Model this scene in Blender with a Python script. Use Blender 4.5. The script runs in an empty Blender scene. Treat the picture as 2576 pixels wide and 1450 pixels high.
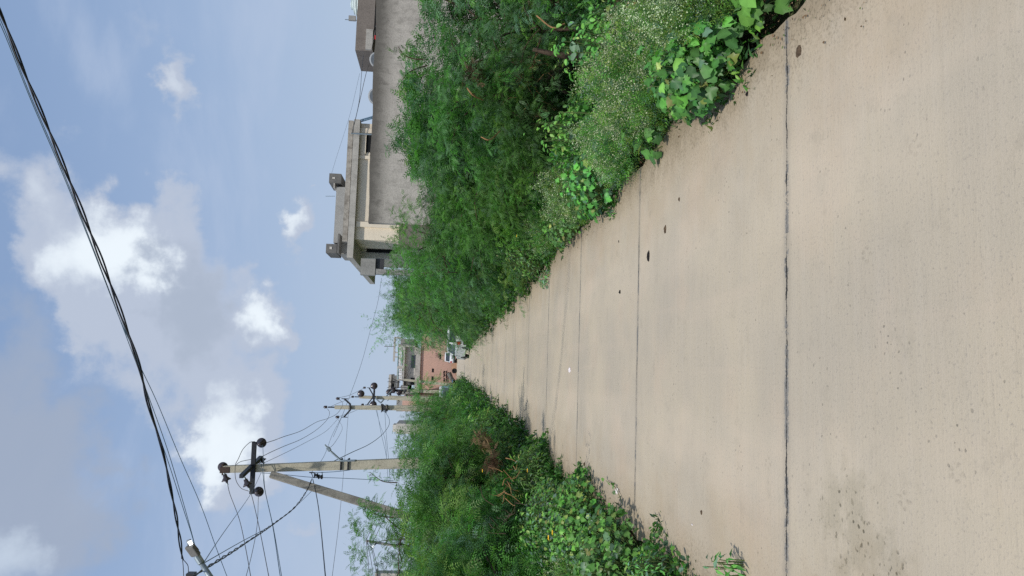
import bpy, math, random
import numpy as np
from mathutils import Vector
random.seed(7); rng = np.random.default_rng(7)
C = bpy.context.scene.collection
sc = bpy.context.scene

# ---------------------------------------------------------------- camera model (world: +Y along the road, +X right, Z up)
FPX = 1850.; EYE = 1.6
PSI = math.radians(6.4); TH = math.radians(5.0); RHO = math.radians(2.2)
Fw = np.array([math.sin(PSI)*math.cos(TH), math.cos(PSI)*math.cos(TH), -math.sin(TH)])
Rt = np.array([math.cos(PSI), -math.sin(PSI), 0.]); Dn = np.cross(Fw, Rt)
Uu = math.cos(RHO)*Rt - math.sin(RHO)*Dn; Vv = math.sin(RHO)*Rt + math.cos(RHO)*Dn
EYEP = np.array([0, 0, EYE])
def ray(dx, dy): return Fw*FPX + Uu*(725-dy) + Vv*(dx-1288)
def G(dx, dy, z=0.):
    r = ray(dx, dy); return EYEP + r*(z-EYE)/r[2]
def P(dx, dy, Y):
    r = ray(dx, dy); return EYEP + r*(Y/r[1])
def nrm(v): return v/np.maximum(np.linalg.norm(v, axis=-1, keepdims=True), 1e-9)

# ---------------------------------------------------------------- node helpers
class NT:
    def __init__(s, tree): s.t = tree; s.n = tree.nodes; s.l = tree.links
    def put(s, inp, v):
        if v is None: return
        if isinstance(v, bpy.types.NodeSocket): s.l.new(v, inp)
        else:
            if isinstance(v, (tuple, list)) and inp.type == 'RGBA' and len(v) == 3: v = (*v, 1)
            inp.default_value = v
    def m(s, op, a, b=None, c=None, clamp=False):
        n = s.n.new('ShaderNodeMath'); n.operation = op; n.use_clamp = clamp
        s.put(n.inputs[0], a); s.put(n.inputs[1], b); s.put(n.inputs[2], c); return n.outputs[0]
    def vm(s, op, a, b=None, sc_=None):
        n = s.n.new('ShaderNodeVectorMath'); n.operation = op
        s.put(n.inputs[0], a); s.put(n.inputs[1], b)
        if sc_ is not None: s.put(n.inputs['Scale'], sc_)
        return n.outputs['Value'] if op in ('LENGTH', 'DISTANCE', 'DOT_PRODUCT') else n.outputs[0]
    def noise(s, vec, scale, detail=3, rough=.55, dist=0., col=False):
        n = s.n.new('ShaderNodeTexNoise'); s.put(n.inputs['Vector'], vec)
        n.inputs['Scale'].default_value = scale; n.inputs['Detail'].default_value = detail
        n.inputs['Roughness'].default_value = rough; n.inputs['Distortion'].default_value = dist
        return n.outputs['Color' if col else 'Fac']
    def vor(s, vec, scale, feat='F1', rnd=1.):
        n = s.n.new('ShaderNodeTexVoronoi'); n.feature = feat; s.put(n.inputs['Vector'], vec)
        n.inputs['Scale'].default_value = scale; n.inputs['Randomness'].default_value = rnd
        return n.outputs['Distance']
    def mr(s, v, a, b, c=0., d=1., smooth=True):
        n = s.n.new('ShaderNodeMapRange'); n.interpolation_type = 'SMOOTHSTEP' if smooth else 'LINEAR'
        s.put(n.inputs[0], v)
        for i, q in enumerate((a, b, c, d)): s.put(n.inputs[i+1], q)
        return n.outputs[0]
    def mix(s, f, a, b, mode='MIX'):
        n = s.n.new('ShaderNodeMix'); n.data_type = 'RGBA'; n.blend_type = mode
        s.put(n.inputs[0], f); s.put(n.inputs[6], a); s.put(n.inputs[7], b); return n.outputs[2]
    def xyz(s, v):
        n = s.n.new('ShaderNodeSeparateXYZ'); s.put(n.inputs[0], v); return n.outputs
    def comb(s, x, y, z):
        n = s.n.new('ShaderNodeCombineXYZ'); s.put(n.inputs[0], x); s.put(n.inputs[1], y); s.put(n.inputs[2], z); return n.outputs[0]
    def mapv(s, v, scale): return s.vm('MULTIPLY', v, scale)

def new_mat(name):
    m = bpy.data.materials.new(name); m.use_nodes = True
    t = NT(m.node_tree); bs = t.n['Principled BSDF']
    co = t.n.new('ShaderNodeTexCoord').outputs['Object']
    return m, t, bs, co
def bump(t, bs, h, strength=.3, dist=.01):
    b = t.n.new('ShaderNodeBump'); b.inputs['Strength'].default_value = strength; b.inputs['Distance'].default_value = dist
    t.put(b.inputs['Height'], h); t.l.new(b.outputs[0], bs.inputs['Normal'])
def simple(name, col, rough=.6, metal=0., var=.25, scale=8., spec=.5):
    m, t, bs, co = new_mat(name)
    n = t.noise(co, scale, 4, .6)
    n2 = t.noise(co, scale*6, 3, .6)
    f = t.m('MULTIPLY_ADD', n, .7, t.m('MULTIPLY', n2, .3))
    f = t.mr(f, .3, .7)
    dark = tuple(c*(1-var) for c in col); lite = tuple(min(1, c*(1+var*.6)) for c in col)
    t.put(bs.inputs['Base Color'], t.mix(f, dark, lite))
    bs.inputs['Roughness'].default_value = rough; bs.inputs['Metallic'].default_value = metal
    bs.inputs['Specular IOR Level'].default_value = spec
    bump(t, bs, n2, .15, .005)
    return m

def plaster(name, col, stain, amount=.6, scale=1., topz=None, streak=True, topw=.8, topcol=None):
    """weathered plaster: blotches, vertical run marks, black mould near the top edge (object z)"""
    m, t, bs, co = new_mat(name)
    big = t.noise(co, .5*scale, 4, .6)
    mid = t.noise(co, 2.2*scale, 5, .65)
    fine = t.noise(co, 15*scale, 5, .72)
    run = t.noise(t.mapv(co, (3.5, 3.5, .8)), 1.3*scale, 6, .72, .6)
    f = t.m('MULTIPLY_ADD', mid, .62, t.m('MULTIPLY', run if streak else big, .38))
    f = t.mr(f, .42, .66)
    f = t.m('MULTIPLY', f, amount)
    c = t.mix(f, col, stain)
    c = t.mix(t.mr(big, .35, .7, 0., .35), c, tuple(min(1, q*1.35) for q in col))
    c = t.mix(t.mr(fine, .40, .68, 0., .55*amount), c, tuple(q*.45 for q in col))
    if topz is not None:
        z = t.xyz(co)[2]
        d = t.m('SUBTRACT', topz, z)
        edge = t.m('ADD', t.m('DIVIDE', d, topw), t.m('MULTIPLY', t.m('SUBTRACT', t.m('MULTIPLY_ADD', mid, .6, t.m('MULTIPLY', run, .4)), .5), 4.5))
        k = t.mr(edge, -.3, 1.8, .8, 0.)
        c = t.mix(k, c, topcol or tuple(q*.4 for q in stain))
    t.put(bs.inputs['Base Color'], c)
    bs.inputs['Roughness'].default_value = .92; bs.inputs['Specular IOR Level'].default_value = .2
    bump(t, bs, t.m('ADD', mid, t.m('MULTIPLY', fine, .5)), .5, .02)
    return m

def leaf_mat(name, gloss=.45, trans=.40):
    m, t, bs, co = new_mat(name)
    a = t.n.new('ShaderNodeAttribute'); a.attribute_name = 'tint'; col = a.outputs['Color']
    info = t.n.new('ShaderNodeObjectInfo').outputs['Random']
    h = t.n.new('ShaderNodeHueSaturation'); t.put(h.inputs['Color'], col)
    t.put(h.inputs['Hue'], t.m('MULTIPLY_ADD', info, .03, .485)); t.put(h.inputs['Value'], t.m('MULTIPLY_ADD', info, .3, .85))
    t.put(bs.inputs['Base Color'], h.outputs[0])
    bs.inputs['Roughness'].default_value = gloss; bs.inputs['Specular IOR Level'].default_value = .35
    tr = t.n.new('ShaderNodeBsdfTranslucent')
    t.put(tr.inputs['Color'], t.mix(1., h.outputs[0], (1.15, 1.4, .75), 'MULTIPLY'))
    mx = t.n.new('ShaderNodeMixShader'); mx.inputs[0].default_value = trans
    t.l.new(bs.outputs[0], mx.inputs[1]); t.l.new(tr.outputs[0], mx.inputs[2])
    t.l.new(mx.outputs[0], t.n['Material Output'].inputs['Surface'])
    return m

# ---------------------------------------------------------------- mesh helpers
ORG = {}
class MB:
    def __init__(s): s.v = []; s.f = []; s.n = 0
    def add(s, V, F):
        V = np.asarray(V, float); s.v.append(V)
        s.f += [tuple(int(i)+s.n for i in f) for f in F]; s.n += len(V); return s
    def box(s, lo, hi, bev=0.):
        x0, y0, z0 = np.minimum(lo, hi); x1, y1, z1 = np.maximum(lo, hi)
        V = [(x0,y0,z0),(x1,y0,z0),(x1,y1,z0),(x0,y1,z0),(x0,y0,z1),(x1,y0,z1),(x1,y1,z1),(x0,y1,z1)]
        return s.add(V, [(0,3,2,1),(4,5,6,7),(0,1,5,4),(1,2,6,5),(2,3,7,6),(3,0,4,7)])
    def bar(s, a, b, w, h=None, w2=None, h2=None, up=(0, 0, 1)):
        a = np.array(a, float); b = np.array(b, float); h = h or w; w2 = w2 or w; h2 = h2 or h
        d = nrm(b-a); up = np.array(up, float)
        if abs(d@up) > .95: up = np.array([0, 1., 0])
        x = nrm(np.cross(d, up)); y = np.cross(x, d)
        V = []
        for p, ww, hh in ((a, w, h), (b, w2, h2)):
            for sx, sy in ((-1,-1),(1,-1),(1,1),(-1,1)): V.append(p + x*sx*ww/2 + y*sy*hh/2)
        return s.add(V, [(0,1,2,3),(7,6,5,4),(0,4,5,1),(1,5,6,2),(2,6,7,3),(3,7,4,0)])
    def tube(s, pts, r, n=6, cap=True):
        pts = np.asarray(pts, float); k = len(pts)
        r = np.full(k, r) if np.isscalar(r) else np.asarray(r, float)
        tg = np.gradient(pts, axis=0); tg = nrm(tg)
        ref = np.array([0, 0, 1.]) if abs(tg[0][2]) < .9 else np.array([1., 0, 0])
        x = nrm(np.cross(tg[0], ref)); V = []
        for i in range(k):
            x = nrm(x - tg[i]*(x@tg[i])); y = np.cross(tg[i], x)
            for j in range(n):
                a = 2*math.pi*j/n; V.append(pts[i] + r[i]*(math.cos(a)*x + math.sin(a)*y))
        F = [(i*n+j, i*n+(j+1) % n, (i+1)*n+(j+1) % n, (i+1)*n+j) for i in range(k-1) for j in range(n)]
        if cap: F += [tuple(range(n-1, -1, -1)), tuple((k-1)*n+j for j in range(n))]
        return s.add(V, F)
    def lathe(s, o, ax, prof, n=16):
        """prof: (distance along ax, radius)"""
        o = np.array(o, float); ax = nrm(np.array(ax, float))
        ref = np.array([0, 0, 1.]) if abs(ax[2]) < .9 else np.array([1., 0, 0])
        x = nrm(np.cross(ax, ref)); y = np.cross(ax, x); V = []
        for d, r in prof:
            for j in range(n):
                a = 2*math.pi*j/n; V.append(o + ax*d + r*(math.cos(a)*x + math.sin(a)*y))
        k = len(prof)
        F = [(i*n+j, (i+1)*n+j, (i+1)*n+(j+1) % n, i*n+(j+1) % n) for i in range(k-1) for j in range(n)]
        F += [tuple(range(n)), tuple((k-1)*n+j for j in range(n-1, -1, -1))]
        return s.add(V, F)
    def prism(s, poly, axis, a, b):
        """poly 2D extruded along axis ('X' or 'Y') from a to b"""
        n = len(poly)
        V = [((a, p[0], p[1]) if axis == 'X' else (p[0], a, p[1])) for p in poly] + [((b, p[0], p[1]) if axis == 'X' else (p[0], b, p[1])) for p in poly]
        F = [tuple(range(n)), tuple(range(2*n-1, n-1, -1))] + [(i, i+n, (i+1) % n+n, (i+1) % n) for i in range(n)]
        return s.add(V, F)
    def quad(s, a, b, c, d): return s.add([a, b, c, d], [(0,1,2,3)])
    def arr(s): return np.concatenate(s.v) if s.v else np.zeros((0,3))

def base_of(parent): return ORG.get(parent.name, np.zeros(3)) if parent else np.zeros(3)
def obj(name, mb, mat, parent=None, origin=None, smooth=False, bev=0., local=False):
    V = mb.arr()
    o0 = base_of(parent) if not local else np.zeros(3)
    if parent is None and origin is not None: o0 = np.array(origin, float)
    me = bpy.data.meshes.new(name); me.from_pydata((V-o0).tolist(), [], mb.f); me.update()
    if mat: me.materials.append(mat)
    import bmesh
    bm = bmesh.new(); bm.from_mesh(me); bmesh.ops.recalc_face_normals(bm, faces=bm.faces)
    if bev: bmesh.ops.bevel(bm, geom=[e for e in bm.edges if e.calc_face_angle(0) > .5], offset=bev, segments=2, affect='EDGES', profile=.5)
    bm.to_mesh(me); bm.free()
    if smooth: me.polygons.foreach_set('use_smooth', [True]*len(me.polygons))
    o = bpy.data.objects.new(name, me); C.objects.link(o)
    if parent: o.parent = parent; ORG[o.name] = o0
    else: o.location = o0; ORG[o.name] = o0
    return o
def tag(o, label=None, cat=None, group=None, kind=None):
    if label: o['label'] = label
    if cat: o['category'] = cat
    if group: o['group'] = group
    if kind: o['kind'] = kind
    return o
def thing(name, label, cat, loc=(0, 0, 0), group=None):
    o = bpy.data.objects.new(name, None); C.objects.link(o); o.location = [float(q) for q in loc]
    o.empty_display_size = .1
    ORG[o.name] = np.array(loc, float); return tag(o, label, cat, group)

def bigmesh(name, V, F, mats, tint=None, matidx=None):
    me = bpy.data.meshes.new(name); k = F.shape[1]
    me.vertices.add(len(V)); me.vertices.foreach_set('co', V.astype(np.float32).ravel())
    me.loops.add(F.size); me.loops.foreach_set('vertex_index', F.astype(np.int32).ravel())
    me.polygons.add(len(F)); me.polygons.foreach_set('loop_start', np.arange(0, F.size, k, dtype=np.int32))
    me.polygons.foreach_set('loop_total', np.full(len(F), k, dtype=np.int32))
    for m in (mats if isinstance(mats, (list, tuple)) else [mats]): me.materials.append(m)
    if matidx is not None: me.polygons.foreach_set('material_index', matidx.astype(np.int32))
    me.update(calc_edges=True)
    if tint is not None:
        a = me.attributes.new('tint', 'FLOAT_COLOR', 'POINT')
        a.data.foreach_set('color', np.concatenate([tint, np.ones((len(tint), 1))], 1).astype(np.float32).ravel())
    return me
def link_mesh(name, me, parent=None, loc=None):
    o = bpy.data.objects.new(name, me); C.objects.link(o)
    if parent: o.parent = parent
    if loc is not None: o.location = loc
    return o

def stamp(T, TF, pos, ax, up, scale, tint, vmul=None):
    """instance template T (verts: x side, y along, z normal) at pos with frame; returns V,F,tint"""
    ax = nrm(ax); side = nrm(np.cross(ax, up)); nn = np.cross(side, ax)
    N = len(pos); s = np.asarray(scale).reshape(-1, 1, 1)*np.ones((N, 1, 1))
    V = (T[None, :, 0:1]*side[:, None] + T[None, :, 1:2]*ax[:, None] + T[None, :, 2:3]*nn[:, None])*s + pos[:, None]
    F = TF[None] + (np.arange(N)*len(T))[:, None, None]
    tt_ = np.repeat(tint, len(T), axis=0)
    if vmul is not None: tt_ = tt_*np.tile(vmul, N)[:, None]
    return V.reshape(-1, 3), F.reshape(-1, TF.shape[1]), tt_
def join(parts):
    Vs, Fs, Ts = [], [], []; n = 0
    for V, F, T in parts:
        Vs.append(V); Fs.append(F+n); Ts.append(T); n += len(V)
    return np.concatenate(Vs), np.concatenate(Fs), np.concatenate(Ts)

# ---------------------------------------------------------------- leaf templates (quads)
def pinna(n, L, ll, lw, ang=60, droop=.25, taper=.5):
    V, F = [], []
    for i in range(n):
        t = (i+.6)/n; y = t*L; z = -droop*L*t*t
        s = 1-(1-taper)*abs(2*t-.9)
        for sd in (-1, 1):
            a = math.radians(ang + 8*((i*7) % 3-1)); dx, dy = sd*math.sin(a), math.cos(a)
            l = ll*s; w = lw*s; b = len(V); zz = .12*l
            V += [(0, y, z), (dx*l*.5-dy*w*.5*sd, y+dy*l*.5+abs(dx)*w*.5, z+zz), (dx*l, y+dy*l, z-zz*.6), (dx*l*.5+dy*w*.5*sd, y+dy*l*.5-abs(dx)*w*.5, z+zz)]
            F.append((b, b+1, b+2, b+3) if sd > 0 else (b, b+3, b+2, b+1))
    return np.array(V, float), np.array(F)
PIN_FINE = pinna(8, .12, .031, .012, 60)
PIN_MID = pinna(6, .16, .046, .018, 60)
PIN_FAR = pinna(3, .20, .075, .030, 55)
PIN_NEEM = pinna(6, .22, .070, .019, 66, .35)
def lanc(L=.06, w=.02):
    V = [(0,0,0),(-w*.5,L*.4,.004),(0,L*.45,-.004),(w*.5,L*.4,.004),(0,L,-.012)]
    return np.array(V), np.array([(0,2,4,1),(0,3,4,2)])
LANC = lanc()
def heart(r=.055):
    # heart-shaped leaf with shallow lobes, folded along the midrib
    ang = [90, 62, 38, 14, -18, -48, -76]
    rad = [1.25, .88, 1.0, .84, .95, .92, .55]
    R_ = [(math.cos(math.radians(a))*q*r, math.sin(math.radians(a))*q*r+.75*r, 0) for a, q in zip(ang, rad)]
    V = [(0, .75*r, -.10*r)] + [(0, 2.0*r, -.42*r)] + [(x, y, .10*r-.28*(x*x+(y-.75*r)**2)/r+.05*r*math.sin(7*x/r)) for x, y, _ in R_[1:]] + [(0, .12*r, -.02*r)]
    right = list(range(2, 8)); n = len(V)
    V += [(-V[i][0], V[i][1], V[i][2]) for i in right]
    left = list(range(n, n+6)); bot = n-1
    F = [(0, right[1], right[0], 1), (0, right[3], right[2], right[1]), (0, right[5], right[4], right[3]), (0, bot, bot, right[5])]
    F = [(0,1,right[0],right[1]),(0,right[1],right[2],right[3]),(0,right[3],right[4],right[5]),
         (0,left[1],left[0],1),(0,left[3],left[2],left[1]),(0,left[5],left[4],left[3])]
    return np.array(V), np.array(F), (right[5], left[5], bot)
_h = heart(); HEART = (_h[0], np.concatenate([_h[1], np.array([[0, _h[2][0], _h[2][2], _h[2][1]]])]))
def oval(L=.1, w=.065):
    V = [(0,0,0),(w*.38,L*.2,.01),(w*.5,L*.55,.012),(w*.25,L*.88,0),(0,L,-.01),(-w*.25,L*.88,0),(-w*.5,L*.55,.012),(-w*.38,L*.2,.01),(0,L*.5,-.006)]
    return np.array(V), np.array([(0,1,2,8),(8,2,3,4),(8,4,5,6),(0,8,6,7)])
OVAL = oval()
DOT = (np.array([(-.5,0,0),(0,-.5,0),(.5,0,0),(0,.5,0),(0,0,.45)])*.008, np.array([(0,1,2,4),(2,3,0,4)]))
BLADE = (np.array([(-.003,0,0),(.003,0,0),(.0025,.14,.0),(-.0015,.14,.0),(.0004,.30,-.04),(-.0004,.30,-.04)]), np.array([(0,1,2,3),(3,2,4,5)]))

PAL = np.array([(.070,.180,.042), (.105,.275,.050), (.165,.40,.065), (.088,.180,.095), (.135,.225,.155), (.042,.108,.033), (.24,.35,.080)])
def pal(n, w, jit=.18):
    w = np.array(w, float); w /= w.sum()
    c = PAL[rng.choice(len(PAL), n, p=w)]
    return np.clip(c*(1+jit*rng.standard_normal((n, 1)))*(1+.06*rng.standard_normal((n, 3))), .004, .6)
def rdir(n, up=0.):
    d = rng.standard_normal((n, 3)); d = nrm(d); d[:, 2] += up; return nrm(d)

# ---------------------------------------------------------------- materials
M = {}
M['leaf'] = leaf_mat('leaf_green', .5, .42)
M['leafbig'] = leaf_mat('leaf_broad', .42, .3)
M['flower'] = leaf_mat('flower_petal', .7, .2)
M['bark'] = simple('bark_brown', (.085,.06,.042), .9, 0, .5, 20, .2)
M['dry'] = simple('dry_twig', (.30,.17,.075), .9, 0, .4, 12, .2)
M['stem'] = simple('green_stem', (.11,.16,.05), .7, 0, .3, 20, .3)
M['pole'] = plaster('pole_concrete', (.47,.435,.34), (.31,.285,.22), .6, 1.6)
M['strut'] = plaster('strut_concrete', (.31,.29,.25), (.15,.14,.12), .8, 1.8)
M['iron'] = simple('black_iron', (.018,.021,.028), .55, .3, .4, 12)
M['rust'] = simple('rusty_iron', (.07,.045,.035), .8, .2, .5, 25)
M['porc'] = simple('brown_porcelain', (.045,.032,.034), .22, 0, .3, 8, .7)
M['galv'] = simple('galvanised_steel', (.30,.36,.39), .45, .6, .3, 25)
M['wire'] = simple('dark_wire', (.06,.07,.085), .55, .2, .2, 5)
M['wirel'] = simple('aluminium_wire', (.12,.115,.11), .5, .3, .2, 5)
M['cable'] = simple('black_cable', (.008,.012,.022), .5, 0, .2, 5)
M['bluewire'] = simple('blue_grey_wire', (.07,.13,.18), .5, .1, .2, 5)
M['white'] = simple('white_paint', (.75,.76,.77), .3, 0, .08, 5)
M['carwhite'] = simple('car_white_paint', (.72,.75,.77), .25, 0, .06, 2)
M['plastic'] = simple('black_plastic', (.02,.022,.027), .5, 0, .3, 6)
M['rubber'] = simple('tyre_rubber', (.018,.018,.018), .9, 0, .3, 12, .2)
M['glass'] = simple('dark_car_glass', (.03,.04,.05), .08, 0, .2, 2, .9)
M['red'] = simple('red_lens', (.45,.03,.03), .25, 0, .2, 6)
M['redcloth'] = simple('red_cloth', (.62,.045,.055), .9, 0, .2, 9, .1)
M['orangecloth'] = simple('orange_cloth', (.68,.20,.09), .9, 0, .2, 9, .1)
M['blackcloth'] = simple('black_cloth', (.012,.012,.014), .9, 0, .2, 9, .1)
M['blue'] = simple('blue_paint', (.06,.14,.22), .4, 0, .2, 6)
M['dish'] = simple('grey_dish', (.17,.19,.21), .5, .1, .15, 6)
M['dark'] = simple('dark_interior', (.018,.019,.02), .9, 0, .4, 3, .1)
M['shutter'] = simple('grey_shutter', (.05,.052,.055), .6, .2, .3, 10)
M['water_tank'] = simple('pale_water_tank', (.62,.70,.68), .5, 0, .15, 4)
M['stone'] = simple('brown_soil_lump', (.10,.07,.045), .95, 0, .5, 40, .1)
M['blackdung'] = simple('dark_dropping', (.012,.010,.010), .8, 0, .4, 60, .2)
M['paper'] = simple('crumpled_plastic', (.72,.66,.66), .6, 0, .2, 30)
M['redstone'] = simple('reddish_sandstone', (.42,.24,.15), .95, 0, .3, 14, .1)
M['cyan'] = simple('cyan_trim', (.12,.42,.50), .6, 0, .15, 5)
M['wallpaint'] = simple('black_wall_paint', (.012,.010,.013), .9, 0, .2, 9, .1)
m, t, bs, co = new_mat('lit_lamp'); bs.inputs['Base Color'].default_value = (.9,.95,1,1)
bs.inputs['Emission Color'].default_value = (.92,.97,1,1); bs.inputs['Emission Strength'].default_value = 6; M['lamp'] = m
m, t, bs, co = new_mat('dim_lamp'); bs.inputs['Base Color'].default_value = (.8,.85,.9,1)
bs.inputs['Emission Color'].default_value = (.92,.97,1,1); bs.inputs['Emission Strength'].default_value = .8; M['dimlamp'] = m

# ground soil
m, t, bs, co = new_mat('soil_ground')
n1 = t.noise(co, .35, 5, .6); n2 = t.noise(co, 6, 5, .65); n3 = t.noise(co, 60, 3, .6)
c = t.mix(t.mr(n1, .4, .6), (.12,.082,.052), (.055,.085,.03))
c = t.mix(t.mr(n2, .35, .7, 0., .7), c, (.05,.04,.028))
c = t.mix(t.mr(n3, .55, .75, 0., .4), c, (.25,.2,.14))
t.put(bs.inputs['Base Color'], c); bs.inputs['Roughness'].default_value = .95; bs.inputs['Specular IOR Level'].default_value = .1
bump(t, bs, t.m('ADD', n2, t.m('MULTIPLY', n3, .4)), .8, .05); M['soil'] = m

# road concrete
JY0, JSP, JSK = 3.345, 2.715, -.030
m, t, bs, co = new_mat('road_concrete')
X, Y, Z = t.xyz(co)[0], t.xyz(co)[1], t.xyz(co)[2]
big = t.noise(co, .55, 4, .55); mid = t.noise(co, 2.6, 5, .6); mid2 = t.noise(t.vm('ADD', co, (7.3, 2.1, 0)), 1.1, 4, .6)
fine = t.noise(co, 75, 3, .7); grit = t.noise(co, 260, 2, .7)
brush = t.noise(t.mapv(co, (4., 75., 1.)), 1., 3, .7)
brush2 = t.noise(t.mapv(co, (1.2, 26., 1.)), 1., 4, .7)
c = t.mix(t.mr(big, .35, .65), (.455,.385,.275), (.37,.322,.245))
c = t.mix(t.mr(mid2, .48, .72, 0., .55), c, (.49,.375,.265))
c = t.mix(t.mr(mid, .42, .75, 0., .35), c, (.33,.29,.225))
c = t.mix(t.mr(brush, .55, .8, 0., .25), c, (.22,.20,.17))
c = t.mix(t.mr(brush2, .35, .7, .0, .18), c, (.50,.44,.36))
c = t.mix(t.mr(fine, .54, .70, 0., .60), c, (.22,.195,.165))
c = t.mix(t.mr(grit, .35, .7, 0., .32), c, (.56,.485,.395))
pv2 = t.vor(t.vm('ADD', co, t.vm('SCALE', t.noise(co, 45, 2, col=True), sc_=.02)), 13)
c = t.mix(t.m('MULTIPLY', t.mr(pv2, .03, .085, .55, 0.), t.mr(mid, .42, .55)), c, (.17,.15,.12))
# scratches of dark brushing in patches
pt = t.mr(t.noise(co, .8, 2, .5), .58, .72)
br3 = t.noise(t.mapv(co, (7., 150., 1.)), 1., 2, .6)
c = t.mix(t.m('MULTIPLY', pt, t.mr(br3, .52, .66, 0., .4)), c, (.20,.185,.16))
# gravel pits
pv = t.vor(t.vm('ADD', co, t.vm('SCALE', t.noise(co, 30, 2, col=True), sc_=.02)), 26)
pm = t.mr(t.noise(co, 3.1, 3, .6), .5, .68)
pit = t.m('MULTIPLY', t.mr(pv, .10, .17, 1., 0.), pm)
c = t.mix(t.m('MULTIPLY', pit, .65), c, (.10,.09,.075))
# mossy pitted cluster low left of the near slab
def blob(cx, cy, rx, ry, soft=.45):
    d = t.vm('LENGTH', t.comb(t.m('DIVIDE', t.m('SUBTRACT', X, cx), rx), t.m('DIVIDE', t.m('SUBTRACT', Y, cy), ry), 0.))
    d = t.m('ADD', d, t.m('MULTIPLY', t.m('SUBTRACT', t.noise(co, 9, 3), .5), soft*2))
    return t.mr(d, .55, 1.1, 1., 0.)
moss = t.m('MULTIPLY', t.m('MAXIMUM', blob(-.58, 2.84, .24, .24, .9), blob(-.70, 2.58, .20, .16, .9)), t.mr(t.noise(co, 5.5, 4, .6), .34, .52))
mv = t.vor(t.vm('ADD', co, t.vm('SCALE', t.noise(co, 25, 2, col=True), sc_=.03)), 34)
mk = t.m('MULTIPLY', moss, t.m('MULTIPLY', t.mr(mv, .16, .30, 1., 0.), t.mr(t.noise(co, 14, 2), .42, .55)))
c = t.mix(t.m('MULTIPLY', mk, .95), c, (.05,.045,.03))
c = t.mix(t.m('MULTIPLY', t.m('MULTIPLY', moss, t.mr(t.noise(co, 24, 5, .75), .56, .66)), .6), c, (.14,.12,.08))
c = t.mix(t.m('MULTIPLY', moss, .30), c, (.20,.175,.11))
c = t.mix(t.m('MULTIPLY', t.m('MULTIPLY', blob(-.86, 3.08, .05, .06, .9), t.mr(mid, .3, .6)), .6), c, (.24,.15,.07))
# paw and hoof prints (soft oval rings of toe marks)
for px, py in ((.81, 2.35), (.48, 2.66), (-.41, 2.47), (-.28, 2.20), (-.42, 3.55)):
    toes = None
    for ox, oy in ((-.026, .0), (-.010, .028), (.012, .027), (.028, .0), (.0, -.022)):
        d = t.vm('LENGTH', t.comb(t.m('DIVIDE', t.m('SUBTRACT', X, px+ox), .010), t.m('DIVIDE', t.m('SUBTRACT', Y, py+oy), .015), 0.))
        q = t.mr(d, .65, 1.1, 1., 0.); toes = q if toes is None else t.m('MAXIMUM', toes, q)
    c = t.mix(t.m('MULTIPLY', t.m('MULTIPLY', toes, t.mr(fine, .35, .6)), .42), c, (.24,.205,.155))
# tyre dust
c = t.mix(t.mr(t.noise(t.mapv(co, (5., .35, 1.)), 1., 3, .5), .52, .7, 0., .25), c, (.50,.41,.31))
trk = t.m('ADD', t.mr(t.m('ABSOLUTE', t.m('SUBTRACT', X, -.42)), .08, .30, 1., 0.), t.mr(t.m('ABSOLUTE', t.m('SUBTRACT', X, .88)), .08, .30, 1., 0.))
c = t.mix(t.m('MULTIPLY', t.m('MULTIPLY', trk, t.mr(mid2, .3, .65)), .22), c, (.60,.51,.39))
ew = t.m('MINIMUM', t.m('SUBTRACT', 1.72, X), t.m('ADD', X, 1.32))
c = t.mix(t.m('MULTIPLY', t.mr(t.m('ADD', ew, t.m('MULTIPLY', t.m('SUBTRACT', t.noise(co, 1.7, 5, .65), .5), 1.6)), .0, .8, .5, 0.), 1.), c, (.36,.275,.175))
c = t.mix(t.mr(t.noise(t.vm('ADD', co, (11., 4., 0.)), 5.5, 6, .75), .54, .72, 0., .30), c, (.27,.235,.18))
# dirty damp edges
ed = t.m('MINIMUM', t.m('SUBTRACT', 1.72, X), t.m('ADD', X, 1.32))
ed = t.m('ADD', ed, t.m('MULTIPLY', t.m('SUBTRACT', t.noise(co, 7., 6, .7), .5), .60))
c = t.mix(t.mr(ed, -.04, .26, .7, 0.), c, (.23,.18,.115))
c = t.mix(t.m('MULTIPLY', t.mr(ed, .0, .5, .5, 0.), t.mr(t.noise(co, 55, 4, .7), .5, .6)), c, (.12,.095,.06))
# joints
w = t.m('MULTIPLY', t.m('SUBTRACT', t.noise(co, 5., 6, .82), .5), .055)
yy = t.m('ADD', t.m('ADD', Y, t.m('MULTIPLY', X, -JSK)), w)
jj = t.m('DIVIDE', t.m('SUBTRACT', yy, JY0-JSP/2+.0), JSP)
fr = t.m('ABSOLUTE', t.m('SUBTRACT', t.m('FRACT', jj), .5))
dist = t.m('MULTIPLY', fr, JSP)
wid = t.mr(t.noise(t.mapv(co, (2.2, .25, 1.)), 1., 3, .6), .42, .66, .0018, .0085)
line = t.m('GREATER_THAN', t.m('ADD', wid, t.m('MULTIPLY', t.m('SUBTRACT', fine, .5), .010)), dist)
patch = t.mr(t.noise(t.mapv(co, (2.6, 1.5, 1.)), 1.3, 5, .75), .50, .53)
tar = t.m('MULTIPLY', t.m('LESS_THAN', t.m('ADD', dist, t.m('MULTIPLY', t.m('SUBTRACT', fine, .5), .03)), .019), patch)
soft = t.mr(dist, 0., .06, .35, 0.)
c = t.mix(soft, c, (.20,.18,.15))
c = t.mix(t.m('MULTIPLY', tar, .7), c, (.15,.152,.15))
c = t.mix(line, c, (.035,.033,.03))
t.put(bs.inputs['Base Color'], c); bs.inputs['Roughness'].default_value = .85; bs.inputs['Specular IOR Level'].default_value = .25
hh = t.m('ADD', t.m('MULTIPLY', brush, .5), t.m('MULTIPLY', fine, .7))
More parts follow.
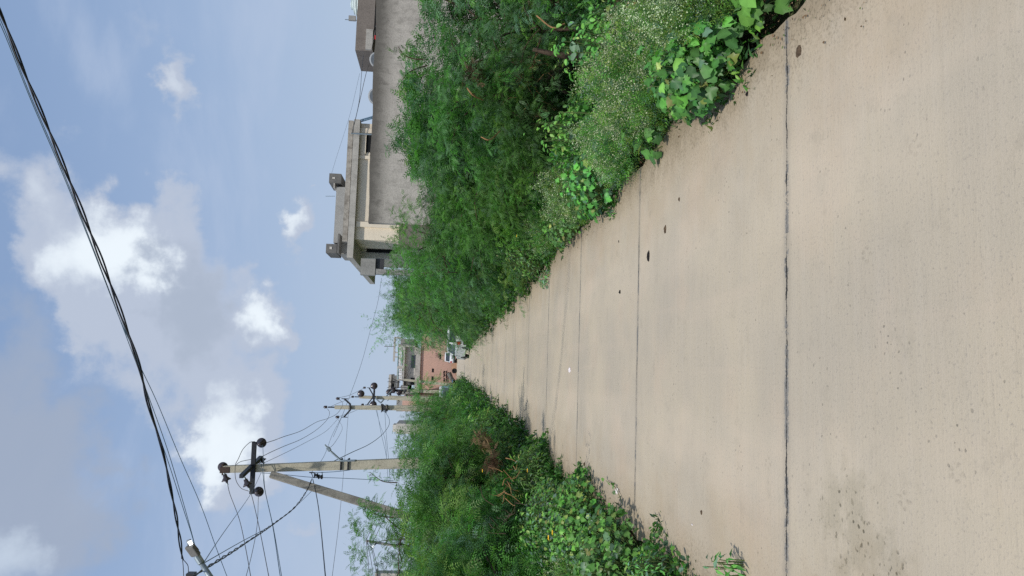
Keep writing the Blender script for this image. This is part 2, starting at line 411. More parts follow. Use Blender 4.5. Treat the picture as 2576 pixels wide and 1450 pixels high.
hh = t.m('SUBTRACT', hh, t.m('MULTIPLY', t.m('MAXIMUM', line, t.m('MAXIMUM', pit, mk)), 1.5))
bump(t, bs, hh, .45, .006); M['road'] = m

M['bigwall'] = plaster('grey_stained_plaster', (.50,.465,.415), (.22,.205,.18), .9, 1.6, topz=4.08, topw=.30, topcol=(.06,.055,.047))
M['cream'] = plaster('cream_paint', (.76,.66,.52), (.68,.58,.45), .2, .8)
M['fascia'] = plaster('grey_fascia', (.48,.455,.41), (.26,.245,.22), .7, 1.5)
M['mossy'] = plaster('mossy_parapet', (.42,.39,.34), (.11,.09,.07), 1., 2.2, streak=False)
M['cement'] = plaster('bare_cement', (.33,.325,.305), (.21,.205,.19), .7, 1.2)
M['cementd'] = plaster('dark_cement', (.17,.165,.155), (.09,.088,.08), .7, 1.2)
M['brownwall'] = plaster('brown_grey_plaster', (.225,.195,.17), (.15,.13,.115), .8, 1.)
M['pink'] = plaster('salmon_wall', (.60,.385,.305), (.46,.315,.26), .75, .45)
M['offwhite'] = plaster('off_white_wall', (.55,.525,.475), (.46,.435,.39), .6, .6)
M['orangesoil'] = simple('orange_dirt', (.33,.20,.13), .95, 0, .3, 3, .1)

# ---------------------------------------------------------------- the setting
gb = MB(); N = 40
gx = np.concatenate([-np.geomspace(600, 2, 20), np.linspace(-1.6, 2.1, 6), np.geomspace(2.6, 600, 20)])
gy = np.concatenate([[-60, -20, -5], np.linspace(0, 140, 60), [200, 400, 900, 2500]])
V = [(x, y, -.13 + (0 if -1.6 <= x <= 2.2 else .10*math.sin(x*1.7)*math.sin(y*.9)*min(1, abs(x)/6))) for y in gy for x in gx]
F = [(j*len(gx)+i, j*len(gx)+i+1, (j+1)*len(gx)+i+1, (j+1)*len(gx)+i) for j in range(len(gy)-1) for i in range(len(gx)-1)]
gb.add(V, F); tag(obj('ground', gb, M['soil'], smooth=True), kind='structure')

# concrete road: slab with chipped, wandering edges
def edge(side, y):
    b = (1.76 if side > 0 else -1.36)
    a = .05*math.sin(y*1.3+side)+.035*math.sin(y*3.7+2*side)+.02*math.sin(y*9.1)+.012*math.sin(y*23+side)
    return b + a
rb = MB(); ys = np.concatenate([np.arange(-6, 20, .08), np.arange(20, 92.01, .5)])
V = []; K = 8
for y in ys:
    l, r = edge(-1, y), edge(1, y)
    V += [(l, y, -.14)] + [(l+(r-l)*k/K, y, 0.) for k in range(K+1)] + [(r, y, -.14)]
W = K+3
F = [(j*W+i, j*W+i+1, (j+1)*W+i+1, (j+1)*W+i) for j in range(len(ys)-1) for i in range(W-1)]
rb.add(V, F); tag(obj('road', rb, M['road']), kind='structure')
cr = MB(); cr.box((-60, 92.2, -.1), (60, 99.5, -.015)); tag(obj('cross_road', cr, M['road']), kind='structure')

# ---------------------------------------------------------------- pixel-read boxes on frontal planes
def bx(mb, d0, d1, y0, y1, Y, dep):
    """box whose front face lies at depth Y and spans display rows/columns d0..d1 (up..down), y0..y1 (right..left)"""
    dm, ym = (d0+d1)/2, (y0+y1)/2
    x0 = P(dm, y1, Y)[0]; x1 = P(dm, y0, Y)[0]; z1 = P(d0, ym, Y)[2]; z0 = P(d1, ym, Y)[2]
    mb.box((x0, Y, z0), (x1, Y+dep, z1)); return (x0, x1, z0, z1)

# big grey wall on the right
gw = thing('compound_wall', 'tall grey rain-stained plaster wall standing behind the right-hand bushes', 'wall', (4.3, 22, -.1))
ob_ = MB(); top = 4.05; nseg = 60; pts = []
xs = np.linspace(4.28, 18.5, nseg)
for i, x in enumerate(xs): pts.append((x, top + .012*(x-4.28) + .018*math.sin(x*2.3) + .014*random.random()))
poly = [(4.28, -.15)] + [(18.5, -.15)] + pts[::-1]
ob_.prism([(p[0], p[1]) for p in poly], 'Y', 22., 22.24); obj('wall', ob_, M['bigwall'], gw)
ob_ = MB(); ob_.box((3.55, 22.05, -.1), (4.277, 22.2, 3.12)); obj('low_wall', ob_, M['brownwall'], gw)

# cream house
hs = thing('cream_house', 'long cream single-storey house with mossy grey parapet behind the grey wall', 'house', (7, 30, -.1))
def hp(name, mat, boxes, parent=hs, **k):
    mb = MB()
    for b in boxes: bx(mb, *b)
    return obj(name, mb, M[mat], parent, **k)
def zz(x, y): return (757.6+x*.2395, 378.8+y*.2395)
YH = 30.
# main wall reaches the ground
mb = MB(); xl = P(930, 611, YH+.9)[0]; xr = P(930, 325, YH+.9)[0]; zt = P(897, 470, YH)[2]
mb.box((xl, YH+.22, -.1), (xr, YH+8.5, zt)); obj('wall', mb, M['cream'], hs)
hp('roof_slab', 'fascia', [(881.5, 897, 300, 649, YH, 9.5)])
hp('parapet', 'mossy', [(869, 881.4, 303, 607.5, YH+.15, .18)])
x0 = P(880, 607, YH)[0]; x1_ = P(880, 303, YH)[0]; zb = P(881, 455, YH)[2]
hp('pilaster', 'cream', [(896, 1010, 560, 573, YH+.12, .098)])
hp('pilaster', 'cream', [(896, 1010, 394, 402, YH+.15, .068)])
hp('pilaster', 'cream', [(896, 1010, 325, 337, YH+.13, .088)])
w = hp('window', 'dark', [(921, 947, 338, 384, YH+.19, .028)])
hp('window_frame', 'cream', [(917, 920.8, 335, 387, YH+.14, .078)], w)
# roof room, tanks
hp('roof_room', 'cement', [(842.5, 881, 471, 612, YH+3.0, 3.2)])
hp('roof_room', 'fascia', [(839, 842.3, 461, 472, YH+2.9, 3.4)])
tk = hp('roof_turret', 'cementd', [(828, 858, 437, 460.5, YH+2.85, 1.5)])
hp('opening', 'lamp' if False else 'offwhite', [(836, 843, 446, 450, YH+2.83, .018)], tk)
tk = hp('roof_turret', 'cementd', [(820, 847, 614, 637, YH+2.85, 1.5)])
hp('opening', 'offwhite', [(829, 835, 621, 627, YH+2.83, .018)], tk)
hp('sunshade', 'cementd', [(849, 853.5, 588, 637, YH+2.3, .695)])
hp('roof_room', 'cement', [(853.6, 881, 612.2, 640, YH+3.1, 2.0)])
hp('doorway', 'dark', [(922, 1000, 626, 636, YH+2.5, .05)])
# porch at left end
hp('porch_wall', 'offwhite', [(897.5, 985, 632, 650, YH+2.6, .2)])
hp('porch_beam', 'cement', [(907, 944, 651, 692, YH+.4, .3)])
hp('porch_column', 'cement', [(944.2, 1060, 679, 692, YH+.42, .26)])
hp('porch_shutter', 'shutter', [(944.4, 966, 651, 678.8, YH+.5, .08)])
mb = MB(); mb.tube([P(843, 494, YH+3.5), P(819, 494, YH+3.5)], .014, 5); obj('antenna_rod', mb, M['galv'], hs)
mb = MB(); a = P(883, 336, YH-.1); b = P(945, 336, YH-.1); mb.tube([a, (a[0], a[1], b[2])], .03, 6); obj('down_pipe', mb, M['galv'], hs)
for k, yy_ in enumerate((296, 300)):
    mb = MB(); mb.tube([P(902, yy_+8, YH+1), P(947, yy_-5, YH-2)], .03, 5); obj('ladder_rail', mb, M['bluewire'], hs)
for k in range(5):
    f = k/4; mb = MB(); mb.tube([P(905+f*38, 303-f*12, YH+1-3*f), P(905+f*38, 308-f*12, YH+1-3*f)], .02, 4)
    obj('ladder_rung', mb, M['bluewire'], hs)

# grey upstairs house far right
h2 = thing('grey_house', 'unpainted grey-brown house corner with overhanging upper storey, far right behind the wall', 'house', (13, 30, -.1))
mb = MB(); x0 = P(915, 128, YH)[0]; z1 = P(897, 60, YH)[2]; z0 = P(938, 128, YH)[2]
mb.box((x0, YH, z0), (x0+9, YH+2.2, z1)); obj('upper_storey', mb, M['brownwall'], h2)
mb = MB(); mb.box((x0+2.7, YH-.05, z0-.6), (x0+9, YH-.003, z1+.02)); obj('wall_panel', mb, M['brownwall'], h2)
mb = MB(); mb.box((x0+.9, YH+.3, -.1), (x0+9, YH+2.0, z0-.003)); obj('lower_wall', mb, M['cementd'], h2)
mb = MB(); mb.box((x0+.02, YH-.13, z0+.02), (x0+.9, YH-.002, z0+.30)); obj('repair_patch', mb, M['fascia'], h2)
mb = MB(); mb.box((x0+1.0, YH-.02, z0-1.2), (x0+1.9, YH+.298, z0-.01)); obj('doorway', mb, M['dark'], h2)
tk = thing('water_tank', 'pale round water tank lid showing above the grey house roof', 'water tank', (x0+3.2, YH+1.2, z1))
mb = MB(); mb.lathe((x0+2.6, YH+1.2, z1), (0,0,1), [(0,.50),(.10,.52),(.14,.46),(.2,.5),(.26,.40),(.30,.42),(.36,.22),(.42,.24),(.46,.1)], 20)
obj('tank_body', mb, M['water_tank'], tk)
an = thing('roof_antenna', 'short antenna post with a small grey box on the grey house roof', 'antenna', (x0+1.6, YH+.6, z1))
mb = MB(); mb.tube([(x0+1.6, YH+.6, z1), (x0+1.6, YH+.6, z1+.58)], .018, 5); obj('mast', mb, M['galv'], an)
mb = MB(); mb.box((x0+1.55, YH+.5, z1+.12), (x0+1.75, YH+.62, z1+.42)); obj('box', mb, M['cement'], an)
def disc_dish(dx, dy, Y, r, label):
    p = P(dx, dy, Y); th_ = thing('satellite_dish', label, 'satellite dish', (p[0], p[1], p[2]-1.2))
    mb = MB(); mb.lathe(p, (-.35, -.75, .4), [(0, .03), (.04, r*.45), (.10, r*.8), (.17, r), (.18, r), (.12, r*.8), (.06, r*.45), (-.03, .03)], 22)
    obj('reflector', mb, M['dish'], th_, smooth=True)
    mb = MB(); mb.tube([p+np.array([0,.1,-.1]), p+np.array([0,.1,-1.6])], .03, 6); obj('mast', mb, M['galv'], th_)
disc_dish(951, 151, 29.4, .30, 'bluish satellite dish below the overhang of the grey house')
disc_dish(949, 243, 29.4, .32, 'pale satellite dish rim peeping over the wall top between the two houses')
def cloth(dx0, dx1, dy0, dy1, mat, label, name):
    a = P(dx0, dy0, 28.6); b = P(dx0, dy1, 28.6); z0 = P(dx1, dy0, 28.6)[2]; n = 8; V = []
    for j in range(5):
        for i in range(n+1):
            f = i/n; p = a+(b-a)*f
            V.append((p[0], 28.6+.05*math.sin(f*9+j*.6), p[2]+(z0-p[2])*j/4))
    mb = MB(); mb.add(V, [(j*(n+1)+i, j*(n+1)+i+1, (j+1)*(n+1)+i+1, (j+1)*(n+1)+i) for j in range(4) for i in range(n)])
    tag(obj(name, mb, M[mat], smooth=True, origin=a), label, 'laundry')
cloth(942, 962, 89, 99, 'redcloth', 'red cloth hung to dry at the left end of the washing line', 'hanging_cloth')
cloth(944, 962, 68, 84, 'blackcloth', 'black cloth hanging between the red and the orange laundry', 'hanging_cloth')
cloth(946, 962, 55, 67, 'orangecloth', 'orange cloth hanging at the right end of the washing line', 'hanging_cloth')

# ---------------------------------------------------------------- wires
def crom(pts, n=10):
    pts = [np.array(p, float) for p in pts]
    if len(pts) == 2: return np.array([pts[0]+(pts[1]-pts[0])*i/n for i in range(n+1)])
    q = [2*pts[0]-pts[1]] + pts + [2*pts[-1]-pts[-2]]; out = []
    for i in range(1, len(q)-2):
        for k in range(n):
            s = k/n; a, b, c_, d = q[i-1], q[i], q[i+1], q[i+2]
            out.append(.5*((2*b)+(-a+c_)*s+(2*a-5*b+4*c_-d)*s*s+(-a+3*b-3*c_+d)*s**3))
    out.append(pts[-1]); return np.array(out)
def wire(label, pix, r=.008, mat='wirel', name='overhead_wire', cat='wire', n=10, group=None, twist=0):
    pts = crom([P(*p) for p in pix], n)
    mb = MB()
    if twist:
        L = np.concatenate([[0], np.cumsum(np.linalg.norm(np.diff(pts, axis=0), axis=1))])
        m_ = int(L[-1]/.05)+2; s = np.linspace(0, L[-1], m_)
        q = np.stack([np.interp(s, L, pts[:, k]) for k in range(3)], 1)
        tg = nrm(np.gradient(q, axis=0)); a = nrm(np.cross(tg, [0, 0, 1.])); b = np.cross(a, tg)
        for k in range(2):
            w_ = s/twist*2*math.pi + k*math.pi + .8*np.sin(s*.9)
            gap = (.6+.7*np.abs(np.sin(s*.7)))*r
            mb.tube(q + a*(np.cos(w_)*gap)[:, None] + b*(np.sin(w_)*gap)[:, None], r*.85, 5)
    else: mb.tube(pts, r*.72, 5)
    o = obj(name, mb, M[mat], smooth=True, origin=pts[0]); return tag(o, label, cat, group)

YM = 21.6
# cables overhead from the near left pole towards the upper right
YA, YB = 8.6, 5.6
def tp(l, y0=YB, y1=YA):
    n = len(l)-1; return [(a, b, y0+(y1-y0)*i/n) for i, (a, b) in enumerate(l)]
wire('thick twisted black cable crossing the sky from upper right to the street lamp pole', tp([(-60,-90),(0,30),(60,180),(130,345),(205,530),(272,700),(345,905),(371,1010),(408,1131),(427,1219),(441,1289),(450,1343),(459,1407)]), .0095, 'cable', 'twisted_cable', 'cable', twist=.9)
wire('black cable tail hanging straight down where the twisted cable splits', [(459,1407,YA),(461,1430,YA),(463,1475,YA)], .006, 'cable', 'cable_tail', 'cable')
wire('black cable tail looping out to the dark clamp beside the lamp', [(459,1407,YA),(467,1415,YA),(473,1425,YA),(474,1446,YA)], .006, 'cable', 'cable_tail', 'cable')
wire('upper thin blue-grey wire running just below the twisted cable', tp([(-60,-70),(0,48),(75,238),(150,412),(225,600),(300,800),(380,1015),(424,1140),(461,1265),(485,1352),(500,1412)]), .005, 'bluewire')
wire('lower thin blue-grey wire running beside the twisted cable to the lamp', tp([(-60,-50),(0,60),(75,246),(150,420),(225,606),(300,800),(345,905),(392,1070),(424,1165),(461,1280),(484,1352),(498,1410)]), .005, 'bluewire')
wire('fine wire fanning away from the twisted cable and leaving the left edge lower down', tp([(300,790),(345,905),(394,1010),(450,1145),(505,1271),(545,1382),(590,1500)], 7.5, 10), .0055, 'bluewire')
# wires leaving the main pole to the left
wire('wire from the lowest hanging disc at the pole top running left', [(573,1221,YM-.5),(579,1245,YM-.8),(602,1307,YM-2),(618,1380,YM-4),(634,1470,YM-6)], .012)
wire('wire from the middle hanging disc on the slanted arm running left', [(629,1234,YM-1),(637,1262,YM-1.3),(654,1337,YM-3),(678,1460,YM-6)], .012)
wire('pair of blue wires leaving the crossarm down to the left, upper one', [(655,1160,YM-.2),(661,1189,YM-.25),(666,1232,YM-.4),(686,1325,YM-3),(707,1465,YM-6)], .012, 'bluewire')
wire('pair of blue wires leaving the crossarm down to the left, lower one', [(661,1120,YM-.2),(664,1189,YM-.25),(667,1234,YM-.4),(688,1330,YM-3),(711,1465,YM-6)], .010, 'bluewire')
wire('wire from the lower disc under the crossarm running left and slightly up', [(650,1249,YM-.3),(647,1320,YM-3),(634,1392,YM-5),(615,1465,YM-7)], .009)
wire('straight thin wire from the lamp pole up to the pole arm, upper of two', [(511,1418,8.6),(560,1344,12.5),(629,1246,19.5),(657,1190,YM-.3)], .008, 'bluewire')
wire('straight thin wire from the lamp pole down to the shackle, lower of two', [(511,1418,8.6),(600,1367,12),(687,1319,16),(741,1277,19),(786,1234,YM-.1)], .008, 'bluewire')
wire('thick twisted black cable sagging from the shackle of the main pole to the lamp pole', [(785,1204,YM-.1),(772,1234,YM-1),(741,1277,18.5),(687,1319,15.5),(611,1371,12),(516,1431,8.6),(480,1455,7.9)], .010, 'cable', 'twisted_cable', 'cable', twist=1.1)
wire('dark service cable dropping from the shackle straight to the left edge', [(787,1206,YM-.1),(796,1246,YM-1),(805,1307,YM-3),(820,1465,YM-8)], .016, 'cable', 'service_cable', 'cable')
wire('very fine wire crossing low over the left bushes behind the strut pole', [(878,1010,41),(876,1043,38),(857,1271,30),(834,1465,24)], .010)
wire('blue stay wire running down close beside the main pole', [(655,1190,YM-.15),(700,1193,YM-.15),(783,1201,YM-.15),(850,1203,YM-.15),(990,1210,YM-.15)], .011, 'bluewire', 'stay_wire')
# jumpers on the main pole
wire('large slack jumper loop around the left of the main pole top', [(641,1111,YM-.1),(628,1114,YM-.2),(611,1131,YM-.4),(600,1154,YM-.5),(592,1172,YM-.6),(593,1206,YM-.7),(606,1228,YM-.9),(625,1236,YM-1)], .012, 'wirel', 'jumper_wire')
wire('short jumper from pole top behind the slanted arm', [(592,1172,YM+.2),(605,1162,YM+.2),(632,1156,YM+.3)], .011, 'wirel', 'jumper_wire')
# main pole -> second pole
Y2 = 41.
wire('top sagging wire from the right crossarm disc to the second pole arm', [(667,1115,YM),(690,1108,YM+2),(714,1099,24),(758,1084,29),(797,1062,34),(825,1053,37),(849,1040,39),(862,1017,Y2),(853,1005,Y2)], .014)
wire('middle sagging wire from the main pole to the second pole top pin', [(657,1150,YM+.8),(683,1137,24),(717,1122,27),(758,1105,31),(797,1081,35),(823,1056,39),(829,1039,Y2),(824,1029,Y2)], .014)
wire('lower fine wire from the small disc to the second pole left arm', [(664,1165,YM+.9),(717,1140,26),(770,1113,31),(820,1085,36),(851,1053,Y2)], .010)
wire('twin lines from the lamp arm region up to the second pole left insulator', [(783,1190,YM),(815,1148,26),(837,1092,33),(858,1052,Y2)], .010, 'bluewire')
wire('looped slack wire hanging from the second pole left insulator to the lamp arm', [(851,1056,Y2),(861,1075,38),(855,1093,33),(840,1117,27),(828,1128,23)], .010)
wire('service cable sagging from the second pole clamp to the main pole', [(965,1031,Y2),(978,1052,39),(978,1071,36),(960,1095,32),(929,1118,28),(884,1139,24),(835,1163,YM)], .016, 'bluewire', 'service_cable', 'cable')
Y3 = 56.
wire('wire from the second pole right pin insulator up to the third pole arm', [(853,1001,Y2),(878,995,46),(898,986,51),(915,977,Y3)], .014)
wire('wire from the second pole top pin to the third pole top pin', [(824,1027,Y2),(848,1016,46),(870,1007,51),(887,998,Y3)], .014)
wire('wire from the second pole left pin to the third pole left pin', [(851,1049,Y2),(878,1040,46),(900,1030,51),(911,1017,Y3)], .014)
wire('long straight wire rising from behind the second pole to the right bushes', [(838,1100,Y2),(854,1063,Y2),(876,1007,44),(909,915,48),(932,830,50),(950,762,46),(960,700,40)], .013, 'wire')
for k, (a, b) in enumerate((((946,1032),(969,1108)), ((948,1032),(972,1150)), ((968,1034),(977,1150)))):
    wire(('first','second','third')[k]+' of the low blue lines from the second pole clamp going left behind bushes', [(a[0],a[1],Y2), ((a[0]+b[0])/2-1,(a[1]+b[1])/2,39), (b[0],b[1],36), (b[0]+4,b[1]+60,32)], .012, 'bluewire')
wire('wire from roof corner of cream house to the grey house, upper', [(885,336,29.8),(903,258,29.8),(910,181,29.9),(914,140,29.9)], .014, 'wire', 'roof_wire')
wire('wire from roof corner of cream house to the grey house, lower', [(886,336,29.8),(906,250,29.8),(922,181,29.8),(930,156,29.8),(936,118,29.6),(947,60,29.2),(950,20,29.2)], .016, 'wirel', 'roof_wire')
wire('very fine aerial wire from the roof turret to the distant house roof', [(829,455,33),(850,385,33),(880,290,32),(905,185,32)], .007, 'wire', 'roof_wire')

# ---------------------------------------------------------------- poles
def disc(mb, c, ax, r=.13):
    mb.lathe(c, ax, [(-.14,.025),(-.13,.05),(-.05,.06),(-.02,.09),(0,r*.8),(.02,r),(.045,r),(.03,r*.7),(.05,r*.55),(.035,r*.4),(.06,.04),(.12,.02)], 20)
mp = thing('utility_pole', 'nearest tall concrete power pole on the left with crossed black arms', 'utility pole', (-2.75, YM, -.1))
ptop = P(562, 1181, YM); pbot = P(1060, 1164.5, YM); d_ = (pbot-ptop)/(pbot[2]-ptop[2]); pg = ptop + d_*(-.3-ptop[2])
mb = MB(); mb.bar(pg, ptop, .33, .26, .19, .16, up=(0,1,0)); obj('shaft', mb, M['pole'], mp, bev=.012)
mb = MB(); a = P(640, 1112, YM-.12); b = P(638, 1243, YM-.12); mb.bar(a, (b[0], b[1], a[2]-.02), .075, .125)
obj('crossarm', mb, M['iron'], mp, bev=.006)
mb = MB(); a = P(612, 1199, YM-1.15); b = P(652, 1151, YM+.9); a[2] = b[2] = (a[2]+b[2])/2; mb.bar(a, b, .1, .11); obj('crossarm', mb, M['iron'], mp, bev=.006)
mb = MB(); p = P(555, 1182, YM); q = P(580, 1182, YM); mb.bar(p, q, .17, .19); mb.bar(P(560,1168,YM), P(560,1196,YM), .05, .05)
obj('cap_bracket', mb, M['rust'], mp, bev=.01)
def isl(cdx, cdy, Y, ax, r=.14):
    mb = MB(); disc(mb, P(cdx, cdy, Y), ax, r); return obj('insulator', mb, M['porc'], mp, smooth=True)
isl(657, 1115, YM-.02, (.15,1,-.1)); isl(650, 1238, YM-.02, (.1,1,-.1)); isl(560, 1176, YM+.15, (.15,1,.05), .14)
for (a, b, Y, s) in (((564,1190),(573,1221),YM-.5,0), ((615,1201),(629,1234),YM-1.05,0), ((654,1152),(663,1165),YM+.85,0)):
    A, B = P(a[0], a[1], Y), P(b[0], b[1], Y); mid_ = (A+B)/2; ax = nrm(B-A)
    mb = MB(); disc(mb, mid_, ax, .125); obj('insulator', mb, M['porc'], mp, smooth=True)
    mb = MB(); mb.tube([A, mid_-ax*.12], .028, 6); obj('insulator_hook', mb, M['galv'], mp); mb = MB(); mb.tube([mid_+ax*.1, B], .022, 6); obj('insulator_hook', mb, M['galv'], mp)
for dd in (859, 877):
    c_ = P(dd, 1168, YM); mb = MB(); mb.box(c_-[.155,.14,.02], c_+[.155,.14,.02]); obj('clamp_band', mb, M['iron'], mp)
mb = MB(); mb.tube(crom([P(897,1159,YM-.2), P(862,1159.5,YM-.2), P(856,1157,YM-.2), P(829,1133,YM-.2)], 6), .028, 8); la = obj('lamp_arm', mb, M['galv'], mp, smooth=True)
mb = MB(); a = P(831,1135,YM-.2); b = P(817,1119,YM-.2); mb.bar(a, b, .09, .05, .06, .03); mb.bar(a+(b-a)*.05, a+(b-a)*.55, .12, .09)
obj('lamp_head', mb, M['galv'], la, bev=.008)
mb = MB(); mb.lathe(P(795,1196,YM-.2), (0,.2,1), [(-.05,.02),(-.04,.06),(-.01,.035),(.01,.035),(.04,.06),(.05,.02)], 12); mb.lathe(P(806,1200,YM-.2), (0,.2,1), [(-.06,.02),(-.05,.07),(-.01,.045),(.02,.045),(.05,.07),(.06,.02)], 12)
mb.tube([P(783,1189,YM), P(788,1202,YM-.15), P(812,1202,YM-.15), P(810,1188,YM)], .012, 5); mb.tube([P(778,1189,YM), P(793,1190,YM)], .016, 5)
obj('shackle', mb, M['iron'], mp)
mb = MB(); mb.tube(crom([P(793,1190,YM-.14), P(845,1187,YM-.14), P(880,1183,YM-.14)]), .008, 4); obj('lead_wire', mb, M['bluewire'], mp)
sp = thing('strut_pole', 'slanting concrete strut pole leaning against the nearest power pole', 'strut', (-4.6, 21.2, -.1))
A = P(681, 1194, YM-.25); B = P(1012, 1296, YM-.6); D = (B-A)/(B[2]-A[2]); Gp = A + D*(-.3-A[2])
mb = MB(); mb.bar(Gp, A, .24, .22, .19, .16, up=(-.3,1,.1)); obj('shaft', mb, M['strut'], sp, bev=.012)

def pin(mb, base, h=.22):
    mb.tube([base-[0,0,.1], base+[0,0,h*.5]], .016, 5)
def pinhead(base, h=.22, par=None):
    mb = MB(); mb.lathe(base+np.array([0,0,h*.45]), (0,0,1), [(0,.05),(.03,.085),(.07,.06),(.10,.085),(.15,.07),(.19,.04),(.2,.015)], 14); obj('insulator', mb, M['porc'], par, smooth=True)
def pole2(label, top, bot, Y, arm, extra=None, wt=.17, wb=.27):
    T = P(*top, Y); B = P(*bot, Y); d_ = (B-T)/(B[2]-T[2]); Gp = T + d_*(-.3-T[2])
    th_ = thing('utility_pole', label, 'utility pole', (Gp[0], Y, -.1))
    mb = MB(); mb.bar(Gp, T, wb, wb*.8, wt, wt*.8, up=(0,1,0)); obj('shaft', mb, M['pole'], th_, bev=.01)
    pts = [P(*q, Y-.16) for q in arm]
    mb = MB()
    for i in range(len(pts)-1): mb.bar(pts[i], pts[i+1], .09, .08)
    for q in pts[1:-1]: mb.lathe(q-np.array([0,.05,0]), (0,1,0), [(0,.045),(.1,.045)], 8)
    mb.tube([T-[0,0,.25], T+[0,0,.35]], .04, 6)
    for q in (pts[0], pts[-1]): mb.tube([q-np.array([0,0,.2]), q+np.array([0,0,.15])], .02, 5)
    obj('crossarm', mb, M['iron'], th_)
    pinhead(T+[0,0,.3], par=th_)
    for q in (pts[0], pts[-1]): pinhead(q+[0,0,.15], par=th_)
    return th_, T, Gp
u2, T2, G2 = pole2('second power pole on the left, bent black arm raised like a shallow V', (842,1025), (1060,1027), Y2, [(866,1003.5),(881,1017),(881,1032),(865,1050)], wt=.20, wb=.36)
for dd in (963, 974.5): c_ = P(dd, 1026.5, Y2); mb = MB(); mb.box(c_-[.17,.17,.025], c_+[.17,.17,.025]); obj('clamp_band', mb, M['iron'], u2)
mb = MB()
for i in range(14):
    a = P(958+random.random()*14, 1016+random.random()*3, Y2-.2); b = P(958+random.random()*16, 1034+random.random()*5, Y2-.2)
    mb.tube(crom([a, (a+b)/2+np.array([0,-.1,-.2*random.random()]), b], 5), .014, 4)
obj('wire_bundle', mb, M['iron'], u2)
u3, T3, G3 = pole2('third power pole with round black disc insulators on a crossarm and a small top disc', (904,999), (1040,1004), Y3, [(928.5,976),(938,993),(938,1000),(924,1018.5)], wt=.21, wb=.40)
mb = MB(); mb.bar(P(942,972,Y3-.3), P(940,1018,Y3-.3), .12, .13); obj('crossarm', mb, M['iron'], u3)
for q in ((941,971.5),(939,1018),(908,991)):
    mb = MB(); mb.lathe(P(*q, Y3-.35), (.1,1,0), [(-.1,.05),(-.06,.17),(0,.25),(.05,.26),(.09,.12),(.14,.04)], 18); obj('insulator', mb, M['porc'], u3, smooth=True)
mb = MB(); mb.bar(P(942,1000,Y3-.3), P(958,1014,Y3-.3), .09); mb.bar(P(958,1014,Y3-.3), P(986,982,66), .07); obj('brace', mb, M['galv'], u3)
# far poles near the pink building
def plainpole(label, top, bot, Y, wt=.2, wb=.34, bands=()):
    T = P(*top, Y); B = P(*bot, Y); d_ = (B-T)/(B[2]-T[2]); Gp = T + d_*(-.3-T[2])
    th_ = thing('utility_pole', label, 'utility pole', (Gp[0], Y, -.1))
    mb = MB(); mb.bar(Gp, T, wb, wb*.8, wt, wt*.8, up=(0,1,0)); obj('shaft', mb, M['pole'], th_, bev=.01)
    for b_ in bands:
        c_ = P(*b_, Y); mb = MB(); mb.box(c_-[.2,.2,.03], c_+[.2,.2,.03]); obj('clamp_band', mb, M['iron'], th_)
    return th_
def q4(x, y): return (947+x*.1524, 820.8+y*.1524)
f1 = plainpole('far power pole in front of the salmon building, nearest to the small dark windows', q4(455,885), q4(1250,975), 92, .26, .36, (q4(735,912), q4(765,915)))
f2 = plainpole('far power pole with clustered dark discs left of the salmon building pole', q4(200,1060), q4(1100,1085), 80, .24, .40, (q4(712,1072), q4(748,1072)))
for i, (x, y) in enumerate(((205,1090),(275,1058),(375,1095))):
    mb = MB(); mb.lathe(P(*q4(x,y), 79.6), (.1,1,0), [(-.1,.05),(-.06,.2),(0,.30),(.05,.31),(.09,.12),(.14,.04)], 16); obj('disc_insulator', mb, M['porc'], f2, smooth=True)

mb = MB()
for a, b in (((180,1055),(300,1050)),((300,1050),(390,1100)),((230,1085),(240,1205)),((375,1095),(365,1240)),((455,1110),(490,1055)),((495,1120),(500,1160)),((200,1060),(440,1060)),((225,1140),(225,1200)),((380,1150),(370,1235))):
    mb.bar(P(*q4(*a), 79.6), P(*q4(*b), 79.6), .14)
obj('arm_frame', mb, M['iron'], f2)
f3 = plainpole('thick far pole standing between the third power pole and the white board', q4(205,1178), q4(1000,1210), 70, .36, .50)
mb = MB()
for i in range(26):
    y0 = 860+random.random()*330; x0_ = 180+random.random()*300
    a = P(*q4(x0_, y0), 79.3); b = P(*q4(x0_+random.uniform(-60,200), y0+random.uniform(-60,110)), 79.3)
    mb.tube(crom([a, (a+b)/2-np.array([0,0,random.random()*.5]), b], 5), .022, 4)
obj('wire_tangle', mb, M['iron'], f2)
for k, (a, b, l) in enumerate((((430,890),(700,300),'first'),((470,890),(720,300),'second'),((500,900),(640,560),'third'))):
    wire(l+' distribution wire from the far pole crossing the salmon building upper floor', [(*q4(*a), 92), (*q4((a[0]+b[0])/2+10, (a[1]+b[1])/2), 92), (*q4(*b), 92)], .025, 'iron')
f4 = thing('utility_pole', 'small distant metal pole above the left bushes with a lamp on its side', 'utility pole', (P(960,1366,60)[0], 60, -.1))
T = P(921,1361,60); B = P(980,1371,60); d_ = (B-T)/(B[2]-T[2]); Gp = T+d_*(-.2-T[2])
mb = MB(); mb.tube([Gp, T], [.12,.10], 8); obj('shaft', mb, M['cement'], f4)
mb = MB()
for x in (924, 932, 938): mb.bar(P(x,1360,59.8), P(x,1370,59.8), .06)
obj('bracket', mb, M['iron'], f4); mb = MB(); mb.tube(crom([P(948,1366,59.8), P(943,1371,59.8), P(936,1374,59.8)], 4), .05, 5); obj('lamp_arm', mb, M['iron'], f4)
mb = MB(); mb.lathe(P(936,1374.5,59.7), (0,-.4,-1), [(0,.04),(.05,.10),(.12,.12),(.16,.04)], 10); obj('lamp_head', mb, M['dimlamp'], f4)
